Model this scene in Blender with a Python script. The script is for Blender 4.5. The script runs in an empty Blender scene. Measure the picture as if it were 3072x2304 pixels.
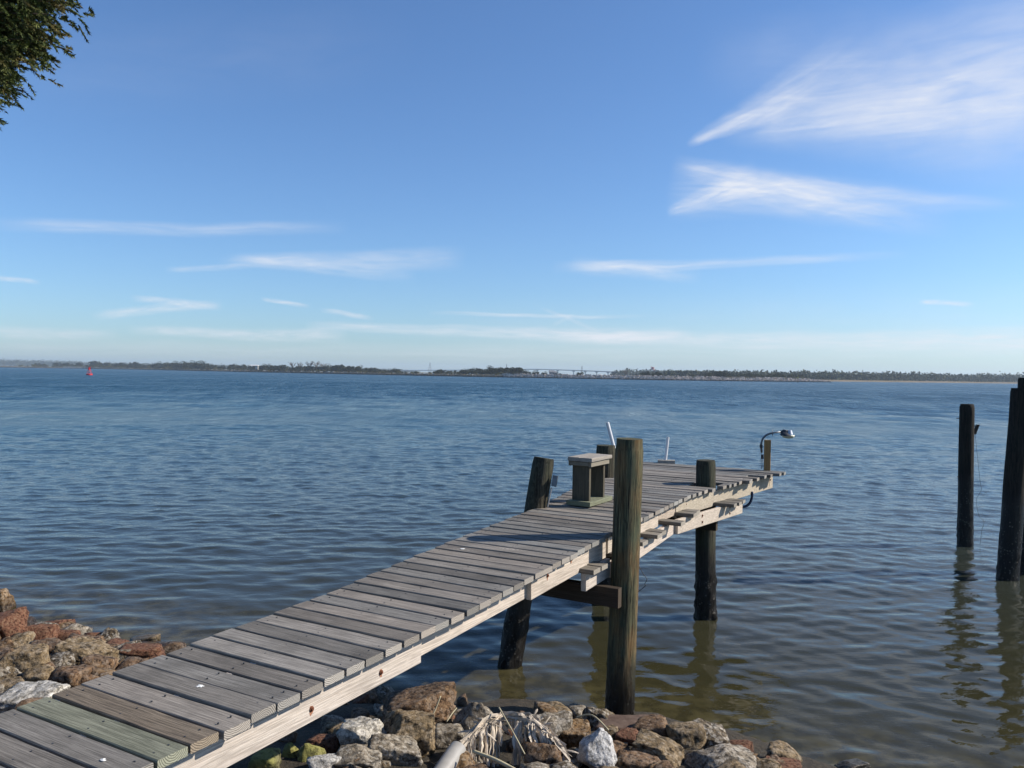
import bpy, math, random
import numpy as np
from mathutils import Vector, Matrix, Quaternion, noise as mnoise
random.seed(7); rng = np.random.default_rng(11)
R = math.radians
scene = bpy.context.scene
COL = scene.collection

# ------------------------------------------------------------------ camera
H = 2.88                      # eye height above the water (water = z 0)
F = 2400.0                    # focal length in photo pixels (photo 3072 wide)
HY = 1121.0; ROLL = 0.0155
PIT = math.atan((1152 - HY) / F)
c, s = math.cos(PIT), math.sin(PIT)
fwd = Vector((0, c, -s)); up0 = Vector((0, s, c)); rt0 = Vector((1, 0, 0))
cr, sr = math.cos(ROLL), math.sin(ROLL)
rt = rt0 * cr + up0 * sr
up = up0 * cr - rt0 * sr
CAM = Vector((0, 0, H))
cam = bpy.data.cameras.new('camera'); cam_o = bpy.data.objects.new('camera', cam); COL.objects.link(cam_o)
cam.sensor_width = 36; cam.lens = 36 * F / 3072; cam.clip_start = .05; cam.clip_end = 20000
M = Matrix.Identity(4)
for i in range(3):
    M[i][0] = rt[i]; M[i][1] = up[i]; M[i][2] = -fwd[i]; M[i][3] = CAM[i]
cam_o.matrix_world = M
scene.camera = cam_o

def ray(px, py):
    v = rt * ((px - 1536) / F) + up * ((1152 - py) / F) + fwd
    return v / v.y                      # per metre of y
def at_z(px, py, z):
    r = ray(px, py); return CAM + r * ((z - H) / r.z)
def at_y(px, py, y):
    return CAM + ray(px, py) * y

# ------------------------------------------------------------------ deck frame
P0 = Vector((-1.701, 3.187)); TH = -0.5109
dv = Vector((math.cos(TH), math.sin(TH))); nv = Vector((-dv.y, dv.x))
S = .1476
def dk(l, t, z=0.0):                    # deck -> world
    q = P0 + dv * l + nv * t; return Vector((q.x, q.y, z))
def to_dk(p):
    q = Vector((p[0], p[1])) - P0; return (q.dot(dv), q.dot(nv))
def ztop(t):
    return H + float(np.interp(t / S, [-6, 0, 10, 20, 30, 40, 50, 62], [-1.485, -1.468, -1.438, -1.392, -1.343, -1.308, -1.278, -1.252]))

# ------------------------------------------------------------------ helpers
def tag(o, label=None, cat=None, group=None, kind=None):
    if label: o['label'] = label
    if cat: o['category'] = cat
    if group: o['group'] = group
    if kind: o['kind'] = kind
    return o
def empty(name, loc=(0, 0, 0), rz=0.0):
    o = bpy.data.objects.new(name, None); COL.objects.link(o); o.location = loc; o.rotation_euler = (0, 0, rz)
    o.empty_display_size = .1; return o

class MB:
    def __init__(s): s.v = []; s.f = []; s.c = []; s.lc = []; s.col = (1, 1, 1)
    def add(s, vs, fs, col=None, lcs=None):
        b = len(s.v); s.v += [tuple(v) for v in vs]; s.f += [tuple(i + b for i in f) for f in fs]
        cc = col if col is not None else s.col
        s.c += [cc] * len(vs); s.lc += (lcs if lcs is not None else [(0, 0, 0)] * len(vs))
    def box(s, x0, x1, y0, y1, z0, z1, col=None):
        vs = [(x, y, z) for x in (x0, x1) for y in (y0, y1) for z in (z0, z1)]
        s.add(vs, [(0, 1, 3, 2), (4, 6, 7, 5), (0, 4, 5, 1), (2, 3, 7, 6), (0, 2, 6, 4), (1, 5, 7, 3)], col)
    def bar(s, a, b, w, h, upv=(0, 0, 1), ch=.004, seg=1, wob=0.0, col=None):
        """chamfered rectangular bar from a to b; w = sideways, h = along up"""
        a = Vector(a); b = Vector(b); ax = (b - a).normalized(); u = Vector(upv)
        sd = ax.cross(u).normalized(); u = sd.cross(ax).normalized()
        hw, hh = w / 2, h / 2
        prof = [(-hw + ch, -hh), (hw - ch, -hh), (hw, -hh + ch), (hw, hh - ch), (hw - ch, hh), (-hw + ch, hh), (-hw, hh - ch), (-hw, -hh + ch)]
        vs = []; lcs = []
        off = (random.uniform(-.05, .05), random.uniform(.02, .09) * random.choice((-1, 1)))
        for i in range(seg + 1):
            p = a.lerp(b, i / seg); wx = random.uniform(-wob, wob); wz = random.uniform(-wob, wob)
            for (q, r) in prof:
                vs.append(p + sd * (q + wx) + u * (r + wz)); lcs.append((q + off[0], r + off[1], 0))
        fs = []
        for i in range(seg):
            for j in range(8):
                k = (j + 1) % 8; fs.append((i * 8 + j, (i + 1) * 8 + j, (i + 1) * 8 + k, i * 8 + k))
        fs.append(tuple(range(8))); fs.append(tuple(seg * 8 + j for j in reversed(range(8))))
        s.add(vs, fs, col, lcs)
    def tube(s, pts, rads, n=10, cap=True, col=None, ell=None):
        pts = [Vector(p) for p in pts]
        if not isinstance(rads, (list, tuple)): rads = [rads] * len(pts)
        vs = []; prev = None
        for i, p in enumerate(pts):
            t = (pts[min(i + 1, len(pts) - 1)] - pts[max(i - 1, 0)]).normalized()
            if prev is None:
                a = Vector((1, 0, 0)) if abs(t.x) < .8 else Vector((0, 1, 0))
                prev = (a - t * a.dot(t)).normalized()
            else: prev = (prev - t * prev.dot(t)).normalized()
            b = t.cross(prev)
            for j in range(n):
                an = 2 * math.pi * j / n
                vs.append(p + prev * math.cos(an) * rads[i] + b * math.sin(an) * rads[i])
        fs = []
        for i in range(len(pts) - 1):
            for j in range(n):
                k = (j + 1) % n; fs.append((i * n + j, i * n + k, (i + 1) * n + k, (i + 1) * n + j))
        if cap:
            fs.append(tuple(reversed(range(n)))); fs.append(tuple((len(pts) - 1) * n + j for j in range(n)))
        s.add(vs, fs, col)
    def build(s, name, mat, parent=None, smooth=False, loc=None, autos=None):
        me = bpy.data.meshes.new(name); me.from_pydata(s.v, [], s.f); me.update()
        if s.v:
            at = me.attributes.new('pcol', 'FLOAT_COLOR', 'POINT')
            at.data.foreach_set('color', np.array([(c[0], c[1], c[2], 1) for c in s.c], dtype=np.float32).ravel())
            at = me.attributes.new('lc', 'FLOAT_VECTOR', 'POINT')
            at.data.foreach_set('vector', np.array(s.lc, dtype=np.float32).ravel())
        if isinstance(mat, (list, tuple)):
            for m in mat: me.materials.append(m)
        else: me.materials.append(mat)
        if smooth: me.polygons.foreach_set('use_smooth', [True] * len(me.polygons))
        if autos:
            me.polygons.foreach_set('use_smooth', [True] * len(me.polygons)); me.set_sharp_from_angle(angle=R(autos))
        o = bpy.data.objects.new(name, me); COL.objects.link(o)
        if parent: o.parent = parent
        if loc is not None: o.location = loc
        return o

# ------------------------------------------------------------------ materials
ALB = .84                       # common albedo level of all the dry surfaces
class NT:
    def __init__(s, name):
        s.m = bpy.data.materials.new(name); s.m.use_nodes = True; s.t = s.m.node_tree; s.t.nodes.clear()
        s.out = s.t.nodes.new('ShaderNodeOutputMaterial'); s.b = s.t.nodes.new('ShaderNodeBsdfPrincipled')
        s.t.links.new(s.b.outputs[0], s.out.inputs[0])
    def n(s, typ, **kw):
        nd = s.t.nodes.new(typ)
        for k, v in kw.items():
            if k.startswith('_'): setattr(nd, k[1:], v)
            else:
                key = int(k[1:]) if k[0] == 'i' and k[1:].isdigit() else k.replace('__', ' ')
                if hasattr(v, 'is_output') or isinstance(v, bpy.types.NodeSocket): s.t.links.new(v, nd.inputs[key])
                else: nd.inputs[key].default_value = v
        return nd
    def math(s, op, a, b=0.0, c=0.0, clamp=False):
        nd = s.t.nodes.new('ShaderNodeMath'); nd.operation = op; nd.use_clamp = clamp
        for i, v in enumerate((a, b, c)):
            if isinstance(v, bpy.types.NodeSocket): s.t.links.new(v, nd.inputs[i])
            else: nd.inputs[i].default_value = v
        return nd.outputs[0]
    def mix(s, f, a, b, mode='MIX'):
        nd = s.t.nodes.new('ShaderNodeMix'); nd.data_type = 'RGBA'; nd.blend_type = mode
        for i, v in ((0, f), (6, a), (7, b)):
            if isinstance(v, bpy.types.NodeSocket): s.t.links.new(v, nd.inputs[i])
            else: nd.inputs[i].default_value = (v if i == 0 else (v[0], v[1], v[2], 1))
        return nd.outputs[2]
    def ramp(s, f, stops, interp='LINEAR'):
        nd = s.t.nodes.new('ShaderNodeValToRGB'); e = nd.color_ramp.elements; nd.color_ramp.interpolation = interp
        while len(e) < len(stops): e.new(.5)
        for i, (p, cc) in enumerate(stops):
            e[i].position = p; e[i].color = (cc, cc, cc, 1) if isinstance(cc, (int, float)) else (cc[0], cc[1], cc[2], 1)
        s.t.links.new(f, nd.inputs[0]); return nd.outputs[0]
    def rng(s, f, a, b, c=0.0, d=1.0):
        nd = s.t.nodes.new('ShaderNodeMapRange'); nd.clamp = True
        s.t.links.new(f, nd.inputs[0])
        for i, v in enumerate((a, b, c, d)): nd.inputs[i + 1].default_value = v
        return nd.outputs[0]
    def map(s, vec, loc=(0, 0, 0), rot=(0, 0, 0), sc=(1, 1, 1), typ='POINT'):
        nd = s.t.nodes.new('ShaderNodeMapping'); nd.vector_type = typ
        s.t.links.new(vec, nd.inputs[0]); nd.inputs[1].default_value = loc; nd.inputs[2].default_value = rot; nd.inputs[3].default_value = sc
        return nd.outputs[0]
    def noise(s, vec, sc, det=4, rough=.55, dist=0.0, dim='3D'):
        nd = s.t.nodes.new('ShaderNodeTexNoise'); nd.noise_dimensions = dim
        if vec is not None: s.t.links.new(vec, nd.inputs['Vector'])
        nd.inputs['Scale'].default_value = sc; nd.inputs['Detail'].default_value = det
        nd.inputs['Roughness'].default_value = rough; nd.inputs['Distortion'].default_value = dist
        return nd.outputs[0]
    def voro(s, vec, sc, feat='F1'):
        nd = s.t.nodes.new('ShaderNodeTexVoronoi'); nd.feature = feat
        s.t.links.new(vec, nd.inputs['Vector']); nd.inputs['Scale'].default_value = sc
        return nd
    def bump(s, h, strength=.5, dist=.01, normal=None):
        nd = s.t.nodes.new('ShaderNodeBump'); nd.inputs['Strength'].default_value = strength; nd.inputs['Distance'].default_value = dist
        s.t.links.new(h, nd.inputs['Height'])
        if normal is not None: s.t.links.new(normal, nd.inputs['Normal'])
        return nd.outputs[0]
    def set(s, **kw):
        if isinstance(kw.get('Base_Color'), bpy.types.NodeSocket) and s.m.name != 'murky_river_water': kw['Base_Color'] = s.mix(1.0, kw['Base_Color'], (ALB, ALB, ALB), 'MULTIPLY')
        for k, v in kw.items():
            key = k.replace('_', ' ')
            if key == 'Specular': key = 'Specular IOR Level'
            if isinstance(v, bpy.types.NodeSocket): s.t.links.new(v, s.b.inputs[key])
            elif isinstance(v, (tuple, list)) and len(v) == 3 and key != 'Normal': s.b.inputs[key].default_value = (*v, 1)
            else: s.b.inputs[key].default_value = v
        return s.m
    def obj(s): return s.n('ShaderNodeTexCoord').outputs['Object']
    def pos(s): return s.n('ShaderNodeNewGeometry').outputs['Position']
    def sep(s, v):
        nd = s.t.nodes.new('ShaderNodeSeparateXYZ'); s.t.links.new(v, nd.inputs[0]); return nd.outputs
    def attr(s, name, out='Color'):
        nd = s.t.nodes.new('ShaderNodeAttribute'); nd.attribute_name = name; return nd.outputs[out]

def simple(name, col, rough=.6, metal=0.0, var=.15, sc=20.0, bump=.0, spec=.5):
    t = NT(name); o = t.obj(); nz = t.noise(o, sc, 5)
    cc = t.mix(t.ramp(nz, [(.3, 0), (.7, 1)]), tuple(x * (1 - var) for x in col), tuple(min(1, x * (1 + var)) for x in col))
    t.set(Base_Color=cc, Roughness=rough, Metallic=metal, Specular=spec)
    if bump: t.set(Normal=t.bump(nz, bump, .004))
    return t.m

def wood(name, c1, c2, dark=.5, axis=0, knots=True, bump=.6, stain=None, attrs=True, rings=True, blot=.35):
    """weathered timber; axis = the local axis the grain runs along"""
    t = NT(name); o = t.obj()
    pc = t.attr('pcol')
    seed = t.n('ShaderNodeVectorMath', _operation='SCALE', i0=pc, Scale=37.0).outputs[0]
    so = t.n('ShaderNodeVectorMath', _operation='ADD', i0=o, i1=seed).outputs[0] if attrs else o
    sc = [26, 26, 26]; sc[axis] = .8
    g0 = t.map(so, sc=tuple(sc))
    warp = t.noise(so, 3.0, 3)
    grain = t.noise(g0, 3.2, 6, .7, .35)
    sc2 = [90, 90, 90]; sc2[axis] = 2.2
    fine = t.noise(t.map(so, sc=tuple(sc2)), 2.0, 4, .7, .5)
    blotn = t.noise(so, 2.6, 5, .6)
    col = t.mix(t.ramp(grain, [(.3, 0), (.7, 1)]), c1, c2)
    col = t.mix(t.math('MULTIPLY', t.ramp(fine, [(.42, 1), (.56, 0)]), dark), col, tuple(x * .35 for x in c1))
    col = t.mix(t.math('MULTIPLY', t.ramp(blotn, [(.5, 0), (.72, 1)]), blot), col, tuple(x * .45 for x in c1))
    if knots:
        ks = [1, 1, 1]; ks[axis] = .42
        kv = t.voro(t.map(so, sc=tuple(ks)), 3.1)
        kd = kv.outputs['Distance']
        ringk = t.math('SINE', t.math('MULTIPLY', t.math('ADD', kd, t.math('MULTIPLY', warp, .06)), 190.0))
        near = t.rng(kd, .04, .20, 1, 0)
        col = t.mix(t.math('MULTIPLY', t.math('MULTIPLY', near, t.rng(ringk, -.2, 1, 0, 1)), .65), col, tuple(x * 1.7 for x in c2))
        col = t.mix(t.rng(kd, .018, .034, .85, 0), col, tuple(x * .3 for x in c1))
    if rings:                          # end grain
        geo = t.n('ShaderNodeNewGeometry')
        nn = t.n('ShaderNodeVectorTransform', _vector_type='NORMAL', _convert_from='WORLD', _convert_to='OBJECT', Vector=geo.outputs['Normal']).outputs[0]
        nx = t.math('ABSOLUTE', t.sep(nn)[axis])
        lc = t.attr('lc', 'Vector')
        ln = t.n('ShaderNodeVectorMath', _operation='LENGTH', i0=lc).outputs['Value']
        ln = t.math('ADD', ln, t.math('MULTIPLY', t.noise(lc, 22, 2), .012))
        rg = t.math('SINE', t.math('MULTIPLY', ln, 720.0))
        endc = t.mix(t.rng(rg, -.3, .8, 0, .8), tuple(min(1, x * 1.25) for x in c2), tuple(x * .5 for x in c1))
        col = t.mix(t.rng(nx, .8, .95), col, endc)
    if attrs: col = t.mix(1.0, col, pc, 'MULTIPLY')
    h = t.math('ADD', t.math('MULTIPLY', grain, .6), fine)
    t.set(Base_Color=col, Roughness=.82, Specular=.25, Normal=t.bump(h, bump, .006))
    return t.m

MAT = {}
MAT['deck'] = wood('weathered_deck_timber', (.185, .172, .152), (.355, .335, .300), dark=.55, blot=.62, bump=.4)
MAT['plank_green'] = wood('green_treated_timber', (.155, .160, .112), (.31, .315, .235), dark=.6, blot=.25)
MAT['plank_brown'] = wood('brown_timber', (.145, .115, .084), (.30, .245, .18), dark=.7, blot=.35)
MAT['beam'] = wood('pale_beam_timber', (.56, .48, .41), (.74, .67, .59), dark=.5, axis=1, knots=False, bump=.45, blot=.28)
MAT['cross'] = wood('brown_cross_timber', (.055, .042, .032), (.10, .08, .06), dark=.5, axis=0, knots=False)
MAT['stool'] = wood('stool_timber', (.11, .098, .075), (.21, .19, .145), dark=.5, axis=2, knots=False, rings=False)
MAT['stool_flat'] = wood('stool_top_timber', (.27, .25, .22), (.46, .43, .38), dark=.4, axis=1, knots=False, rings=False)
MAT['post'] = wood('orange_post_timber', (.32, .18, .07), (.44, .27, .11), dark=.3, axis=2, knots=False, rings=False, blot=.1)

def pile_mat(name, base1, base2, green=.6, wet_z=.55, rust=0.0, black=.010):
    t = NT(name); o = t.obj(); p = t.pos(); z = t.sep(p)[2]
    g = t.noise(t.map(o, sc=(30, 30, 1.1)), 1.6, 6, .7, .4)
    f = t.noise(t.map(o, sc=(80, 80, 2.2)), 1.5, 5, .7)
    big = t.noise(t.map(o, sc=(3, 3, 1.6)), 1.5, 4)
    col = t.mix(t.ramp(g, [(.32, 0), (.68, 1)]), base1, base2)
    col = t.mix(t.math('MULTIPLY', t.ramp(f, [(.42, 1), (.54, 0)]), .9), col, tuple(x * .16 for x in base1))
    ck = t.noise(t.map(o, sc=(42, 42, .9)), 1.0, 3, .5, .8)
    crack = t.ramp(t.math('ABSOLUTE', t.math('SUBTRACT', ck, .5)), [(.0, 1), (.022, 0)])
    col = t.mix(t.math('MULTIPLY', crack, .9), col, tuple(x * .1 for x in base1))
    gm = t.math('MULTIPLY', t.ramp(big, [(.38, 0), (.62, 1)]), green)
    col = t.mix(gm, col, (.11, .155, .095))
    if rust: col = t.mix(t.math('MULTIPLY', t.ramp(t.noise(t.map(o, sc=(5, 5, 1.2)), 1.7, 4), [(.45, 0), (.66, 1)]), rust), col, (.36, .19, .07))
    wn = t.math('ADD', z, t.math('MULTIPLY', t.noise(o, 5, 5), .35))
    col = t.mix(t.rng(wn, wet_z - .05, wet_z + .42, 1, 0), col, (black * 1.6, black * 1.3, black))
    top = t.n('ShaderNodeNewGeometry').outputs['Normal']
    hb = t.math('SUBTRACT', t.math('ADD', t.math('MULTIPLY', g, .8), f), t.math('MULTIPLY', crack, 1.2))
    bv = t.voro(o, 42); wetm = t.rng(wn, wet_z - .25, wet_z + .1, 1, 0)
    bc = t.n('ShaderNodeSeparateColor', Color=bv.outputs['Color']).outputs[0]
    col = t.mix(t.math('MULTIPLY', t.math('MULTIPLY', t.rng(bc, .82, .9), wetm), t.rng(bv.outputs['Distance'], .25, .5, .8, 0)), col, (.22, .21, .18))
    wet = t.rng(wn, wet_z, wet_z + .3, .35, .85)
    t.set(Base_Color=col, Roughness=wet, Specular=.3, Normal=t.bump(hb, 1.0, .02))
    return t.m
MAT['pile_main'] = pile_mat('green_stained_pile', (.065, .056, .030), (.27, .24, .125), .45, .42, .5)
MAT['pile'] = pile_mat('grey_brown_pile', (.045, .038, .026), (.125, .11, .072), .25, .75)
MAT['pile_dark'] = pile_mat('dark_pile', (.020, .015, .011), (.055, .042, .030), .05, 1.25, black=.004)
MAT['pvc'] = simple('white_plastic', (.78, .78, .78), .35, var=.04)
MAT['pipe'] = simple('dull_grey_plastic', (.33, .32, .30), .5, var=.15, sc=9)
MAT['dark_metal'] = simple('dark_metal', (.045, .048, .055), .45, .3, var=.3)
MAT['conduit'] = simple('grey_conduit', (.16, .17, .19), .4, .6, var=.2)
MAT['alu'] = simple('bare_aluminium', (.55, .55, .56), .35, .8, var=.1)
MAT['lens'] = simple('frosted_yellow_lens', (.62, .60, .42), .3, var=.05)
MAT['rust'] = simple('rusty_iron', (.16, .055, .025), .8, .2, var=.5, sc=60)
MAT['rust_stain'] = simple('rust_stain', (.38, .17, .09), .9, var=.35, sc=60)
MAT['blue_hose'] = simple('navy_blue_hose', (.012, .025, .075), .45)
MAT['wire'] = simple('thin_dark_wire', (.03, .03, .028), .6)
MAT['dropping'] = simple('white_bird_dropping', (.80, .80, .76), .8, var=.1, sc=80)
MAT['red_paint'] = simple('faded_red_paint', (.60, .035, .045), .5, var=.2, sc=2)
MAT['concrete_far'] = simple('far_pale_concrete', (.45, .45, .44), .8, var=.05, sc=.1)
MAT['steel_far'] = simple('far_grey_steel', (.20, .21, .22), .6, .3, var=.1)
MAT['white_far'] = simple('white_paint', (.72, .72, .70), .6, var=.05)
MAT['dark_far'] = simple('dark_timber', (.06, .055, .05), .8)
MAT['yellow_far'] = simple('yellow_marker_paint', (.60, .42, .05), .6)
MAT['frond'] = simple('dry_frond_fibre', (.56, .48, .38), .8, var=.45, sc=14)
MAT['straw'] = simple('straw_stem', (.52, .46, .30), .7, var=.2)
MAT['fishline'] = simple('grey_cord', (.10, .10, .09), .7)

def rock_mat(name, c1, c2, c3, pit=.5, agg=0.0, sc=1.0, moss=None, bump=1.0):
    t = NT(name); o = t.obj(); oi = t.n('ShaderNodeObjectInfo').outputs['Random']
    off = t.n('ShaderNodeCombineXYZ', X=t.math('MULTIPLY', oi, 31.0), Y=t.math('MULTIPLY', oi, 17.0)).outputs[0]
    o = t.n('ShaderNodeVectorMath', _operation='ADD', i0=o, i1=off).outputs[0]
    a = t.noise(o, 7 * sc, 8, .62); b = t.noise(o, 26 * sc, 6, .7); d = t.noise(o, 70 * sc, 4, .6)
    col = t.mix(t.ramp(a, [(.35, 0), (.62, 1)]), c1, c2)
    col = t.mix(t.ramp(b, [(.5, 0), (.66, .8)]), col, c3)
    v = t.voro(o, 38 * sc)
    if agg:
        vc = t.n('ShaderNodeSeparateColor', Color=v.outputs['Color']).outputs[0]
        col = t.mix(t.math('MULTIPLY', t.ramp(vc, [(.35, 0), (.9, 1)]), agg), col, (.78, .74, .66))
        edge = t.voro(o, 38 * sc, 'DISTANCE_TO_EDGE').outputs['Distance']
        col = t.mix(t.math('MULTIPLY', t.rng(edge, .0, .09, 1, 0), .55), col, tuple(x * .35 for x in c1))
    pits = t.ramp(b, [(.36, 1), (.46, 0)])
    col = t.mix(t.math('MULTIPLY', pits, pit), col, tuple(x * .14 for x in c1))
    if moss: col = t.mix(t.ramp(a, [(.42, 0), (.55, .85)]), col, moss)
    z = t.sep(t.pos())[2]
    zn = t.math('ADD', z, t.math('MULTIPLY', a, .12))
    wetf = t.rng(zn, .10, .24, 1, 0)
    col = t.mix(t.math('MULTIPLY', wetf, .8), col, t.mix(.5, (.012, .010, .006), tuple(x * .3 for x in c1)))
    h = t.math('ADD', t.math('MULTIPLY', a, 1.2), t.math('ADD', t.math('MULTIPLY', b, .55), t.math('MULTIPLY', d, .2)))
    h = t.math('SUBTRACT', h, t.math('MULTIPLY', pits, .3))
    t.set(Base_Color=col, Roughness=t.math('SUBTRACT', .92, t.math('MULTIPLY', wetf, .6)), Specular=.3, Normal=t.bump(h, bump, .02))
    return t.m
RM = {
 'shell': rock_mat('pale_shell_concrete', (.30, .275, .23), (.46, .43, .37), (.58, .56, .50), .45, .8),
 'white': rock_mat('whitish_concrete', (.36, .35, .33), (.60, .59, .57), (.72, .71, .68), .35, .15),
 'grey': rock_mat('grey_concrete', (.13, .105, .075), (.27, .225, .165), (.40, .35, .275), .8, .3),
 'tan': rock_mat('tan_pitted_rock', (.12, .085, .045), (.26, .185, .10), (.36, .27, .16), .95, .12),
 'brown': rock_mat('brown_rock', (.068, .040, .022), (.18, .105, .055), (.29, .19, .105), .95, .10),
 'orange': rock_mat('orange_brown_rock', (.12, .066, .028), (.24, .145, .062), (.30, .22, .13), .9, .15),
 'red': rock_mat('reddish_brick_rock', (.11, .048, .028), (.20, .088, .05), (.22, .15, .09), .9, sc=1.6),
 'dark': rock_mat('dark_oyster_rock', (.050, .036, .022), (.13, .095, .055), (.32, .27, .19), .95, .35),
 'mossy': rock_mat('mossy_rock', (.12, .11, .05), (.22, .20, .09), (.30, .28, .14), .8, moss=(.24, .235, .07)),
 'slab': rock_mat('wet_dark_slab', (.10, .065, .050), (.13, .09, .07), (.16, .12, .09), .2, bump=.3),
}

# ------------------------------------------------------------------ world
def build_world():
    w = bpy.data.worlds.new('World'); scene.world = w; w.use_nodes = True
    t = NT.__new__(NT); t.t = w.node_tree; t.t.nodes.clear()
    out = t.t.nodes.new('ShaderNodeOutputWorld'); bg = t.t.nodes.new('ShaderNodeBackground')
    t.t.links.new(bg.outputs[0], out.inputs[0])
    sky = t.t.nodes.new('ShaderNodeTexSky'); sky.sky_type = 'NISHITA'; sky.sun_disc = False
    sky.sun_elevation = SUN_EL; sky.sun_rotation = math.pi / 2 - SUN_AZ
    sky.altitude = 0; sky.air_density = 1.0; sky.dust_density = SKY_DUST; sky.ozone_density = SKY_OZ
    bg.inputs[1].default_value = SKY_STR
    g = t.n('ShaderNodeTexCoord').outputs['Generated']
    nrm = t.n('ShaderNodeVectorMath', _operation='NORMALIZE', i0=g).outputs[0]
    X, Y, Z = t.sep(nrm)[:3]
    az = t.math('ARCTAN2', X, Y); el = t.math('ARCSINE', Z)
    ae = t.n('ShaderNodeCombineXYZ', X=az, Y=el).outputs[0]
    # gentle warp of the direction field, so that no cloud has a ruled edge
    wn = t.n('ShaderNodeTexNoise', Vector=ae, Scale=9.0, Detail=4.0)
    wv = t.n('ShaderNodeVectorMath', _operation='SUBTRACT', i0=wn.outputs['Color'], i1=(.5, .5, .5)).outputs[0]
    wv = t.n('ShaderNodeVectorMath', _operation='MULTIPLY', i0=wv, i1=(.035, .010, 0)).outputs[0]
    aw = t.n('ShaderNodeVectorMath', _operation='ADD', i0=ae, i1=wv).outputs[0]
    def azel(dx, dy):
        r = ray(dx * 1.3888, dy * 1.3888).normalized(); return math.atan2(r.x, r.y), math.asin(r.z)
    total = None
    # tip/tail in photo pixels (2212 wide), half widths at both ends, strength, streak freq along/across, softness
    for (x0, y0, x1, y1, w0, w1, k, su, sv, e0, e1) in CLOUDS:
        a0, b0 = azel(x0, y0); a1, b1 = azel(x1, y1)
        cx, cy = (a0 + a1) / 2, (b0 + b1) / 2; L = math.hypot(a1 - a0, b1 - b0) / 2; rot = math.atan2(b1 - b0, a1 - a0)
        px = 1.3888 / F
        v = t.map(aw, loc=(cx, cy, 0), rot=(0, 0, rot), sc=(L, px, 1), typ='TEXTURE')
        U, V = t.sep(v)[:2]
        wd = t.rng(U, -1, 1, w0 * 1.35, w1 * 1.35)
        q = t.math('DIVIDE', V, wd)
        across = t.math('SUBTRACT', 1.0, t.math('MULTIPLY', q, q), clamp=True); across = t.math('POWER', across, 1.8)
        along = t.math('MULTIPLY', t.rng(U, -1, -1 + e0, 0, 1), t.rng(U, 1 - e1, 1, 1, 0))
        sn = t.noise(t.map(v, loc=(x0 * .1, 0, 0), sc=(su, sv, 1)), 1.0, 5, .52, .4)
        m = t.math('MULTIPLY', across, along)
        m = t.math('MULTIPLY', m, t.rng(sn, .25, .80, .22, 1.08))
        m = t.math('MULTIPLY', m, k)
        total = m if total is None else t.math('ADD', total, m)
    fib = t.noise(t.map(aw, rot=(0, 0, -.28), sc=(7, 60, 1)), 1.0, 7, .68, .8)
    total = t.math('MULTIPLY', total, t.rng(fib, .32, .68, .62, 1.06))
    total = t.math('MINIMUM', t.math('MULTIPLY', total, .92), .88)
    sky_c = t.mix(1.0, sky.outputs[0], SKY_TINT, 'MULTIPLY')
    hz = t.rng(el, 0.0, .34, 1, 0)
    colr = t.mix(total, sky_c, tuple(x * CLOUD_BR for x in (.95, .97, 1.03)))
    t.t.links.new(colr, bg.inputs[0])

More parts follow.
